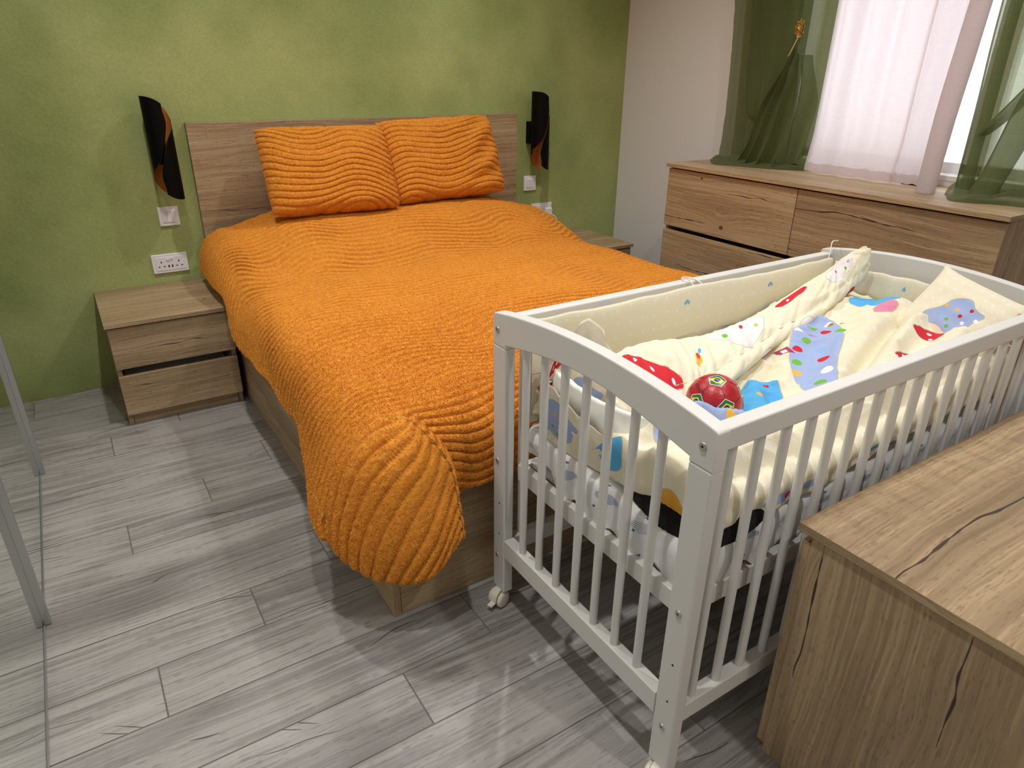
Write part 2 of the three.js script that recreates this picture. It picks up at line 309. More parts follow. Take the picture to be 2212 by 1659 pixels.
const fur = (su, sv, sp, W, H) => phys({ map: furCol, bumpMap: furBump(su, sv, sp, W, H), bumpScale: 0.007, roughness: 0.95, sheen: 0.5, sheenColor: new THREE.Color('#e8b060'), sheenRoughness: 0.6 });
// short plush pile: fine tufts standing on the cloth
const tuft = grid(2, 3, (s, t) => [(s - 0.5) * 0.0021 * (1 - 0.8 * t * t), t, 0.28 * t * t + 0.05 * (s - 0.5) ** 2]);
function pile(g, count, parent, len, sp, keep) {
  const p = g.attributes.position, n = g.attributes.normal, uv = g.attributes.uv, ix = g.index.array, T = ix.length / 3, a = V(), b = V(), c = V(), na = V(), x = V(), y = V(), z = V(), m = new THREE.Matrix4(), col = new THREE.Color(), save = rs; rs = 4242;
  const im = new THREE.InstancedMesh(tuft, std({ color: '#ffffff', roughness: 1, side: THREE.DoubleSide }), count); im.name = 'pile'; im.userData.kind = 'stuff';
  for (let k = 0; k < count;) {
    const f = Math.floor(rnd() * T) * 3, i = ix[f], j = ix[f + 1], l = ix[f + 2]; a.fromBufferAttribute(p, i); if (rnd() > keep(a.x, a.y, a.z) || quilt(uv.getX(i), uv.getY(i), sp) < 0.72) continue; b.fromBufferAttribute(p, j); c.fromBufferAttribute(p, l); na.fromBufferAttribute(n, i);
    const u = rnd(), v = rnd() * (1 - u); a.multiplyScalar(1 - u - v).addScaledVector(b, u).addScaledVector(c, v).addScaledVector(na, -0.0012);
    y.copy(na).add(V(rr(-0.6, 0.6), rr(-0.7, 0.4), rr(-0.4, 0.7))).normalize(); x.set(rr(-1, 1), rr(-1, 1), rr(-1, 1)).cross(y).normalize(); z.crossVectors(x, y); const L = len * rr(0.6, 1.15);
    m.makeBasis(x, y.multiplyScalar(L), z.multiplyScalar(len * 0.8)).setPosition(a); im.setMatrixAt(k, m); col.set('#e29c3b').offsetHSL(rr(-0.008, 0.008), 0, rr(-0.04, 0.04)); im.setColorAt(k, col); k++;
  }
  rs = save; im.castShadow = im.receiveShadow = true; parent.add(im); return im;
}
{
  const hw = 0.745, R = 0.135, zf = 1.93, z0 = 0.075, E = 0.36, SU = 2 * (hw + E), SV = zf + E - z0, xe = BX - hw;
  const topY = (x, z) => 0.592 + 0.14 * (1 - ss(0.25, 0.8, z)) - 0.012 * Math.pow(Math.abs((x - BX) / hw), 3) - 0.05 * (1 - ss(0.3, 0.95, z)) * Math.pow(ss(0.6, 1.05, Math.abs(x - BX) / hw), 1.3) + 0.016 * pn(x * 2.6, z * 2.6, 2) + 0.006 * pn(x * 9, z * 7, 5) - 0.012 * ss(1.5, 1.93, z);
  const roll = (d) => (d < R * 1.5708 ? [R * Math.sin(d / R), R * (1 - Math.cos(d / R))] : [R, R + d - R * 1.5708]);
  const g = grid(540, 540, (s, t) => {
    const cu = lerp(-hw - E, hw + E, s), cv = lerp(z0, zf + E, t), sg = cu < 0 ? -1 : 1;
    const ou = Math.max(0, Math.abs(cu) - hw) / E, ov = Math.max(0, cv - zf) / E, zb = Math.min(cv, zf); let xb = BX + clamp(cu, -hw, hw);
    const e = Math.max(ou, ov), th = Math.atan2(ov, ou), c = e > 0 ? Math.cos(th) : 0, n = e > 0 ? Math.sin(th) : 0, left = cu < 0;
    let A = 0, L, shift = 0;
    if (!left) L = lerp(0.34, 0.33, th / 1.5708);
    else if (ov === 0) { A = 0.9 * ss(1.45, 1.88, zb); L = 0.325 + 0.105 * ss(1.5, 1.85, zb) + 0.012 * pn(zb * 5, 1.1); }
    else if (ou > 0) { A = 1; const k = th / 1.5708; L = poly([[0.43], [0.455], [0.48], [0.505], [0.515], [0.50], [0.41]], k)[0]; shift = 0.066 * k * k; }
    else { const k = ss(-hw + 0.002, -hw + 0.02, cu); A = 1 - k; L = lerp(0.41, 0.325, k) + 0.008 * pn(xb * 7, 3.1); shift = 0.066 * (1 - ss(-hw, -hw + 0.18, cu)); }
    if (ou > 0 && zb < 0.7) L = lerp(Math.min(L, topY(xb, zb) - 0.385), L, ss(0.52, 0.68, zb));   // clear of the nightstand
    const d = e * (e > 0 ? L : 0);
    let [out, down] = roll(d);
    out += A * 0.08 * ss(0.05, 0.40, d) + 0.01 * ss(0.1, 0.3, d) * pn(zb * 6 + xb * 6, 4.2) + (ou > 0 && ov === 0 ? 0.02 * ss(0.15, 0.4, d) : 0);
    const q = ss(0.86, 1, e); out -= 0.05 * q * q; down -= 0.008 * q;
    xb += shift * ss(0, 0.22, d);
    const cnr = left && ou > 0 && ov > 0, pu = cnr ? -hw - e * E : cu, pv = cnr ? zf + 0.42 * e * th / 1.5708 : cv;   // round the corner the carved lines follow the fall of the cloth
    return [xb + sg * c * out, topY(xb, zb) - down, zb + n * out, pu + hw + E, pv - z0];
  }, null, true);
  alongNormal(g, (u, v, x, y, z) => 0.013 * (quilt(u, v, 0.031) - 1) + 0.0015 * pn(u * 95, v * 95, 1) + 0.0012 * pn(u * 190, v * 190, 3));
  const dv = thing('duvet', 'thick orange plush duvet with carved wavy lines on the double bed', 'duvet');
  part('cover', g, fur(SU, SV, 0.031), dv); pile(g, 190000, dv, 0.0042, 0.031, (x, y, z) => 0.05 + 0.95 * ss(0.9, 2.0, z - 0.7 * Math.max(0, x + 0.2)));

  const pm = fur(1.4, 0.5, 0.027, 1024, 512);
  function pillow(w, h, T, at0, rx, rz, off, wrinkle, label) {
    const side = (f) => grid(150, 110, (a, b) => {
      const s = a * 2 - 1, t = b * 2 - 1, X = s * w / 2 * (1 - 0.018 * (1 - t ** 4) - 0.045 * t ** 8), Y = t * h / 2 * (1 - 0.03 * (1 - s ** 4) - 0.05 * s ** 8);
      const k = Math.pow(Math.max(0, 1 - s ** 4), 0.55) * Math.pow(Math.max(0, 1 - t ** 4), 0.55);
      let Z = f * T * k; const wr = wrinkle ? 0.014 * Math.sin((s * 0.9 - t * 1.1) * 9 + 2 * pn(s, t, 3)) * ss(0.1, 0.7, s) * k + 0.01 * pn(s * 3, t * 3, 7) * k : 0.008 * pn(s * 2.5, t * 3.5, 11) * k; Z += wr;
      const sag = 0.02 * (1 - ss(-1, -0.5, t)) * k; return [X, Y, Z + f * sag, X + w / 2 + off, Y + h / 2];
    }, null, f < 0);
    const a = side(1), b = side(-1);
    for (const g2 of [a, b]) alongNormal(g2, (u, v) => 0.0062 * (quilt(u, v, 0.027) - 1) * ss(0, 0.02, Math.min(u - off, w - u + off)) + 0.0016 * pn(u * 100, v * 100, 2));
    const m = mergeGeometries([a, b]); m.rotateZ(rz); m.rotateX(rx); m.translate(...at0);
    const o = thing('pillow', label, 'pillow'); part('case', m, pm, o); pile(m, 30000, o, 0.0038, 0.027, () => 1); return o;
  }
  pillow(0.64, 0.41, 0.085, [0.352, 0.925, 0.185], -0.42, 0.03, 0.7, true, 'creased orange plush pillow beside the headboard end next to the window side');
  pillow(0.60, 0.40, 0.085, [-0.238, 0.912, 0.235], -0.45, -0.01, 0.0, false, 'smooth orange plush pillow with level wavy lines, overlapping the creased pillow');
}

// ------------------------------------------------------------------ wall fittings
{
  // rolled-sheet wall lamp, local origin on the wall at its middle
  const H = 0.405, R = 0.05, cz = 0.088, top = (f) => H / 2 - 0.105 * (1 - Math.sqrt(Math.max(0, 1 - f * f * 0.98))), bot = (f) => -top(1 - f);
  const fA = (h) => (h < -0.089 ? 0 : poly([[0], [0.3], [0.49], [0.65], [0.75], [0.69]], clamp((h + 0.089) / 0.243))[0]), fB = (h) => 1 - fA(-h);
  const P = (f, y, r) => { const s = clamp(2 * f - 1, -1, 1), ph = Math.asin(s); return [r * Math.sin(ph), y, cz + r * Math.cos(ph)]; };
  const Q = (f, y, r) => { const q = P(f, y, r); return [q[0], y, 2 * cz - q[2]]; };
  const cosf = (a) => 0.5 - 0.5 * Math.cos(Math.PI * a);
  // front sheet A on one flank, front sheet B on the other, back half between
  const A = (r) => grid(28, 60, (a, b) => { const y = lerp(-0.089, H / 2, b), f = cosf(a) * clamp(fA(Math.min(y, 0.165)), 0.001, 1); return P(f, Math.min(y, top(f)), r); });
  const B = (r) => grid(28, 60, (a, b) => { const y = lerp(-H / 2, 0.089, b), f = 1 - cosf(a) * clamp(1 - fB(Math.max(y, -0.165)), 0.001, 1); return P(f, Math.max(y, bot(f)), r); });
  const K = (r) => grid(40, 2, (a, b) => { const f = cosf(a); return Q(f, lerp(bot(f), top(f), b), r); });
  const outer = mergeGeometries([A(R), B(R), K(R)]), inner = mergeGeometries([A(R - 0.0015), B(R - 0.0015), K(R - 0.0015)]);
  const s = thing('wall_sconce', 'black rolled-metal wall lamp with copper inside, above the triple light switch', 'wall lamp', [-0.888, 1.018, 0]);
  part('shade', outer, M.black, s); part('lining', inner, M.copper, s, undefined, 'copper coloured inner face');
  part('bracket', at(board(0.05, 0.115, 0.042, 1, 0.003), -0.012, -0.01, 0.0215), M.black, s);
  part('lamp_holder', at(new THREE.CylinderGeometry(0.014, 0.014, 0.06, 16), 0, 0, cz), M.black, s);
  dup(s, [1.006, 1.022, 0], 'black rolled-metal wall lamp with copper inside, above the single light switch');

  const plate = (w, h) => at(new RoundedBoxGeometry(w, h, 0.009, 3, 0.003), 0, 0, 0.0047);
  const rocker = (w, tilt) => { const g = new RoundedBoxGeometry(w, 0.05, 0.007, 2, 0.0012); g.rotateX(tilt); return g; };
  const a = thing('light_switch', 'white square light switch with three rockers', 'light switch', [-0.905, 0.731, 0]);
  part('plate', plate(0.082, 0.082), M.plastic, a); [-1, 0, 1].forEach((k) => part('rocker', rocker(0.0178, 0.07), M.plastic, a, [k * 0.0182, 0, 0.0105]));
  const b = thing('light_switch', 'white square light switch with a single rocker', 'light switch', [0.999, 0.736, 0]);
  part('plate', plate(0.082, 0.082), M.plastic, b); part('rocker', rocker(0.05, 0.07), M.plastic, b, [0, 0, 0.0105]);

  const sk = thing('power_socket', 'white double power socket with two charging ports above the nightstand', 'power socket', [-0.937, 0.527, 0]);
  part('plate', plate(0.146, 0.084), M.plastic, sk);
  part('panel', at(new RoundedBoxGeometry(0.118, 0.06, 0.003, 2, 0.001), 0, 0, 0.0095), M.plastic, sk);
  for (const e of [-1, 1]) {
    part('earth_hole', at(plainBox(0.004, 0.008, 0.001), e * 0.036, 0.008, 0.0112), M.hole, sk);
    for (const k of [-1, 1]) part('pin_hole', at(plainBox(0.0075, 0.0035, 0.001), e * 0.036 + k * 0.0105, -0.012, 0.0112), M.hole, sk);
    part('usb_port', at(plainBox(0.0055, 0.011, 0.001), e * 0.0072, -0.012, 0.0112), M.hole, sk);
    const g = new RoundedBoxGeometry(0.011, 0.013, 0.005, 2, 0.001); g.rotateX(0.2); part('switch_rocker', g, M.plastic, sk, [e * 0.0072, 0.017 + (e > 0 ? 0.002 : -0.001), 0.0115]);
  }
  const s2 = thing('power_socket', 'white power socket low on the green wall, half hidden behind the duvet', 'power socket', [1.085, 0.575, 0]);
  part('plate', plate(0.146, 0.084), M.plastic, s2); part('panel', at(new RoundedBoxGeometry(0.118, 0.06, 0.003, 2, 0.001), 0, 0, 0.0095), M.plastic, s2);
  const pl = thing('plug', 'small white plug in the half hidden power socket', 'plug', [1.12, 0.57, 0.011]);
  part('body', at(new RoundedBoxGeometry(0.045, 0.045, 0.03, 3, 0.008), 0, 0, 0.016), M.plastic, pl);
  part('cable', tube([[0, -0.01, 0.03], [0.03, -0.03, 0.05], [0.05, -0.08, 0.05], [0.055, -0.13, 0.05]], 0.003, 16, 6), M.plastic, pl);
}
// ------------------------------------------------------------------ the cot
const CX0 = -0.509, CX1 = 0.7255, CZ0 = 2.0917, CZ1 = 2.7588;
{
  const t = thing('baby_cot', 'white wooden baby cot on casters at the foot of the bed', 'cot', [0, 0, 0]);
  const pw = 0.029, pd = 0.052, topY = (z) => { const q = (z - CZ0) / (CZ1 - CZ0); return 0.832 + 0.032 * Math.pow(Math.sin(Math.PI * q), 0.8); };
  const botY = (z) => { const q = (z - CZ0 - pd) / (CZ1 - CZ0 - 2 * pd); return 0.766 + 0.036 * Math.sin(Math.PI * clamp(q)) ; };
  const bolt = new THREE.LatheGeometry([[0.0022, 0.001], [0.0022, 0.0026], [0.0052, 0.0026], [0.0064, 0.0012], [0.0066, 0]].map((p) => new THREE.Vector2(...p)), 20), boltHole = new THREE.CylinderGeometry(0.0024, 0.0024, 0.0012, 6);
  bolt.scale(1.2, 1, 1.2); bolt.rotateZ(Math.PI / 2); boltHole.rotateZ(Math.PI / 2);
  const endBar = new THREE.CylinderGeometry(0.0092, 0.0092, 1, 20), sideBar = endBar;
  for (const [x, dir] of [[CX0, -1], [CX1, 1]]) {
    const xi = x - dir * pw / 2;
    for (const z of [CZ0 + pd / 2, CZ1 - pd / 2]) {
      part('post', at(board(pw, 0.758 - 0.05, pd, 1, 0.004), xi, 0.05 + 0.354, z), M.crib, t);
      for (const y of [0.797, 0.451, 0.161]) { const b = part('bolt', bolt, M.steel, t, [x + dir * 0.0003, y, z + (z < 2.4 ? -0.006 : 0.0)]); if (dir > 0) b.rotation.y = Math.PI; part('bolt_socket', boltHole, M.hole, t, [x + dir * 0.0016, y, z + (z < 2.4 ? -0.006 : 0)]); }
      for (const y of [0.33, 0.235]) part('peg_hole', boltHole, M.hole, t, [x + dir * 0.0002, y, z + 0.004]);
      // caster
      const c = new THREE.Group(); c.name = 'caster'; c.position.set(xi - 0.016 * 1, 0, z + 0.004); c.rotation.y = 0.35; t.add(c);
      part('stem', at(new THREE.CylinderGeometry(0.006, 0.006, 0.05, 12), 0.016, 0.035, 0), M.steel, c);
      const hood = new THREE.CylinderGeometry(0.0255, 0.0255, 0.02, 28, 1, false, Math.PI * 0.42, Math.PI * 1.15); hood.rotateX(Math.PI / 2);
      part('hood', at(hood, 0, 0.0275, 0), M.caster, c);
      for (const e of [-1, 1]) { const w = new THREE.LatheGeometry([[0, 0.0075], [0.006, 0.0075], [0.007, 0.0065], [0.018, 0.0062], [0.022, 0.003], [0.0235, -0.002], [0.0235, -0.0055], [0, -0.0055]].map((p) => new THREE.Vector2(...p)), 32); w.rotateX(e * Math.PI / 2); part('wheel', w, M.caster, c, [0, 0.0235, e * 0.0165]); }
      part('brake_lever', at(new RoundedBoxGeometry(0.022, 0.006, 0.016, 2, 0.002), -0.03, 0.019, 0), M.plastic, c);
    }
    // arched head board
    const s = new THREE.Shape(), n = 40; s.moveTo(CZ0, 0.758); s.lineTo(CZ0, topY(CZ0) - 0.006); s.quadraticCurveTo(CZ0, topY(CZ0), CZ0 + 0.006, topY(CZ0 + 0.006));
    for (let i = 1; i < n; i++) { const z = lerp(CZ0 + 0.006, CZ1 - 0.006, i / n); s.lineTo(z, topY(z)); }
    s.lineTo(CZ1 - 0.006, topY(CZ1 - 0.006)); s.quadraticCurveTo(CZ1, topY(CZ1), CZ1, topY(CZ1) - 0.006); s.lineTo(CZ1, 0.758); s.lineTo(CZ1 - pd, 0.758); for (let i = n; i >= 0; i--) { const z = lerp(CZ0 + pd, CZ1 - pd, i / n); s.lineTo(z, botY(z)); } s.lineTo(CZ0 + pd, 0.758); s.closePath();
    const g = new THREE.ExtrudeGeometry(s, { depth: pw - 0.006, bevelEnabled: true, bevelSize: 0.003, bevelThickness: 0.003, bevelSegments: 2, bevelOffset: -0.003 }); g.rotateY(-Math.PI / 2); g.translate(x + (dir > 0 ? -0.003 : pw - 0.003), 0, 0);
    part('head_board', toCreasedNormals(g, 0.22), M.crib, t);
    part('lower_rail', at(board(0.03, 0.055, CZ1 - CZ0 - 2 * pd - 0.002, 2, 0.003), xi, 0.2, (CZ0 + CZ1) / 2), M.crib, t);
    for (let k = 0; k < 7; k++) { const z = 2.2105 + k * 0.0705, y0 = 0.222, y1 = botY(z) + 0.006, b = part('bar', endBar, M.crib, t, [xi, (y0 + y1) / 2, z]); b.scale.y = y1 - y0; }
    part('mattress_support', at(board(0.02, 0.045, CZ1 - CZ0 - 2 * pd - 0.004, 2, 0.002), xi - dir * 0.034, 0.4225, (CZ0 + CZ1) / 2), M.crib, t);
  }
  for (const z of [CZ0 + 0.024, CZ1 - 0.024]) {
    const L = CX1 - CX0 - 2 * pw - 0.002, xm = (CX0 + CX1) / 2;
    part('side_top_rail', at(board(L, 0.042, 0.03, 0, 0.004), xm, 0.805, z), M.crib, t);
    part('side_lower_rail', at(board(L, 0.045, 0.03, 0, 0.003), xm, 0.19, z), M.crib, t);
    for (let k = 0; k < 16; k++) { const b = part('bar', sideBar, M.crib, t, [-0.4405 + k * 0.0708, 0.5, z]); b.scale.y = 0.58; }
    part('mattress_support', at(board(L - 0.03, 0.045, 0.02, 0, 0.002), xm, 0.4225, z + (z < 2.4 ? 0.034 : -0.034)), M.crib, t);
  }
  part('slat_base', at(plainBox(1.09, 0.012, 0.53), (CX0 + CX1) / 2, 0.44, (CZ0 + CZ1) / 2), M.crib, t);
}

// ------------------------------------------------------------------ printed cot fabrics
const CREAM = '#ebe3c8';
function blob(c, pts, fill, edge) {
  const n = pts.length, m = (a, b) => [(a[0] + b[0]) / 2, (a[1] + b[1]) / 2]; c.beginPath(); const s = m(pts[n - 1], pts[0]); c.moveTo(...s);
  for (let i = 0; i < n; i++) { const e = m(pts[i], pts[(i + 1) % n]); c.quadraticCurveTo(pts[i][0], pts[i][1], e[0], e[1]); } c.closePath(); c.fillStyle = fill; c.fill(); if (edge) { c.strokeStyle = edge; c.lineWidth = 3; c.stroke(); }
}
const dot = (c, x, y, r, f, ry = r) => { c.beginPath(); c.ellipse(x, y, r, ry, 0, 0, 7); c.fillStyle = f; c.fill(); };
const DOTS = ['#cf2230', '#6fb83f', '#f2b84a', '#f6f2ee', '#8fb6df'];
function creamBase(c, w, h, per = 46) {
  c.fillStyle = CREAM; c.fillRect(0, 0, w, h); const save = rs; rs = 77;
  for (let y = per / 2; y < h; y += per) for (let x = per / 2; x < w; x += per) { const X = x + rr(-9, 9), Y = y + rr(-9, 9); for (let k = 0; k < 4; k++) dot(c, X + 4 * Math.cos(k * 1.57), Y + 4 * Math.sin(k * 1.57), 4.2, '#f0e9de'); }
  rs = save;
}
function puzzle(c, x, y, r, fill, kind, seed, stretch = 1, turn = 0) {   // puzzle-like patch with dots
  const save = rs; rs = seed * 71 + 3; const pts = []; const n = 11;
  for (let i = 0; i < n; i++) { const a = i / n * 6.283, q = r * (i % 3 === 1 ? 0.66 : rr(0.9, 1.12)), X = q * Math.cos(a) * stretch, Y = q * Math.sin(a); pts.push([x + X * Math.cos(turn) - Y * Math.sin(turn), y + X * Math.sin(turn) + Y * Math.cos(turn)]); }
  blob(c, pts, fill, '#b9b09a');
  for (let k = 0; k < 9; k++) { const a = k * 2.4, q = r * 0.74 * Math.sqrt((k + 0.5) / 9), X = q * Math.cos(a) * stretch, Y = q * Math.sin(a), px = x + X * Math.cos(turn) - Y * Math.sin(turn), py = y + X * Math.sin(turn) + Y * Math.cos(turn); dot(c, px, py, r * 0.1, kind === 'white' ? '#fbf7f2' : DOTS[(k + seed) % 5]); }
  rs = save;
}
function bird(c, x, y, s) { c.save(); c.translate(x, y); c.scale(s, s); dot(c, 0, 0, 15, '#f0b23c', 12); dot(c, -12, -9, 8, '#f0b23c'); dot(c, 4, 5, 9, '#cf2f2c', 7); blob(c, [[14, 6], [30, 12], [24, 22], [12, 14]], '#5aa9dc'); blob(c, [[-19, -10], [-26, -8], [-19, -6]], '#d2492a'); dot(c, -14, -11, 1.4, '#222'); c.restore(); }
function kite(c, x, y, s) { c.save(); c.translate(x, y); c.rotate(0.5); c.fillStyle = '#9e2340'; c.fillRect(-s, -s, 2 * s, 2 * s); c.fillStyle = '#d9b7bf'; for (let i = -3; i <= 3; i++) for (let j = -3; j <= 3; j++) c.fillRect(i * s * 0.28 - 1, j * s * 0.28 - 1, 2.4, 2.4); c.fillStyle = '#dfe4f2'; c.fillRect(-s * 0.38, -s * 0.38, s * 0.76, s * 0.76); c.restore(); }
function bee(c, x, y, s) { c.save(); c.translate(x, y); c.scale(s, s); dot(c, -2, -8, 6, '#dfeaf5', 8); dot(c, 7, -8, 5, '#dfeaf5', 7); dot(c, 0, 0, 12, '#f0c04a', 7); c.fillStyle = '#2a2420'; for (const k of [-6, -1, 4]) c.fillRect(k, -6, 2.6, 12); c.restore(); }
const PERI = '#a3b4dd', SKY = '#58aee4', RED = '#cf2430', PALE = '#eee6e4', AMBER = '#eaa93c';
const weave = noiseTex(512, 512, 0.12, 0.12, false, (u, v) => 0.5 + 0.25 * Math.sin(u * 6.283 * 90) * Math.sin(v * 6.283 * 90) + 0.25 * (NF(u * 60, v * 60, 60, 60) - 0.5));
const printTex = canvasTex(1024, 1024, (c, w, h) => {
  creamBase(c, w, h);
  puzzle(c, 190, 200, 88, PERI, 'dots', 1, 1.5, 0.3); puzzle(c, 560, 130, 70, RED, 'white', 2, 1.6, -0.4); puzzle(c, 860, 280, 90, SKY, 'dots', 3, 1.3, 0.2);
  puzzle(c, 380, 480, 84, PALE, 'dots', 4, 1.7, 0.5); puzzle(c, 760, 600, 88, PERI, 'dots', 5, 1.5, -0.5); puzzle(c, 150, 700, 76, RED, 'white', 6, 1.5, 0.8); puzzle(c, 480, 850, 84, SKY, 'dots', 7, 1.4, 0);
  puzzle(c, 880, 880, 70, AMBER, 'white', 8, 1.3, 0.7); bird(c, 560, 330, 1.3); bird(c, 240, 900, 1.3); kite(c, 640, 800, 24); kite(c, 330, 330, 22); bee(c, 960, 460, 1.2);
}, 0.62, 0.62);
const cloth = (map, o = {}) => phys({ map, bumpMap: weave, bumpScale: 0.0005, roughness: 0.92, sheen: 0.15, sheenRoughness: 0.8, ...o });
M.print = cloth(printTex);
const plainCream = canvasTex(512, 512, (c, w, h) => { creamBase(c, w, h, 64); for (const [x, y, k] of [[90, 60, 0], [340, 200, 1], [200, 400, 0], [450, 440, 1]]) for (let i = 0; i < 3; i++) dot(c, x + i * 9 - 9, y - (i % 2) * 7, 7, k ? '#7fb4d6' : '#6aa5cf', 9); }, 0.3, 0.3);
M.cream = cloth(plainCream);
M.creamWhite = cloth(canvasTex(64, 64, (c, w, h) => { c.fillStyle = '#efece4'; c.fillRect(0, 0, w, h); }));
const sheetTex = canvasTex(1024, 1024, (c, w, h) => {
  c.fillStyle = '#f0efef'; c.fillRect(0, 0, w, h); const save = rs; rs = 5;
  const cloud = (x, y, s, striped) => { const P = new Path2D(); for (const [dx, dy, r] of [[-0.6, 0.1, 0.42], [0, -0.15, 0.55], [0.6, 0.1, 0.42], [0.15, 0.25, 0.4], [-0.25, 0.25, 0.4]]) { P.moveTo(x + dx * s + r * s, y + dy * s); P.ellipse(x + dx * s, y + dy * s, r * s, r * s, 0, 0, 6.284); } if (!striped) { c.fillStyle = '#b7c2d3'; c.fill(P); } else { c.save(); c.clip(P); c.strokeStyle = '#8b97a8'; c.lineWidth = 3; for (let k = -40; k < 40; k++) { c.beginPath(); c.moveTo(x - 2 * s, y + k * 9); c.lineTo(x + 2 * s, y + k * 9 + 20); c.stroke(); } c.restore(); } };
  const star = (x, y, s) => { c.beginPath(); for (let k = 0; k < 10; k++) { const a = k * 0.6283 - 1.57, q = k % 2 ? s * 0.42 : s; c.lineTo(x + q * Math.cos(a), y + q * Math.sin(a)); } c.closePath(); c.fillStyle = '#4a6496'; c.fill(); };
  for (let j = 0; j < 5; j++) for (let i = 0; i < 5; i++) { cloud(i * 205 + 90 + (j % 2) * 80 + rr(-20, 20), j * 205 + 90 + rr(-20, 20), rr(38, 56), (i + 2 * j) % 3 === 0); star(i * 205 + 190 + rr(-20, 20), j * 205 + 180 + rr(-30, 30), 13); star(i * 205 + 10, j * 205 + 20 + rr(0, 60), 9); }
  rs = save;
}, 0.62, 0.62);
M.sheet = cloth(sheetTex);

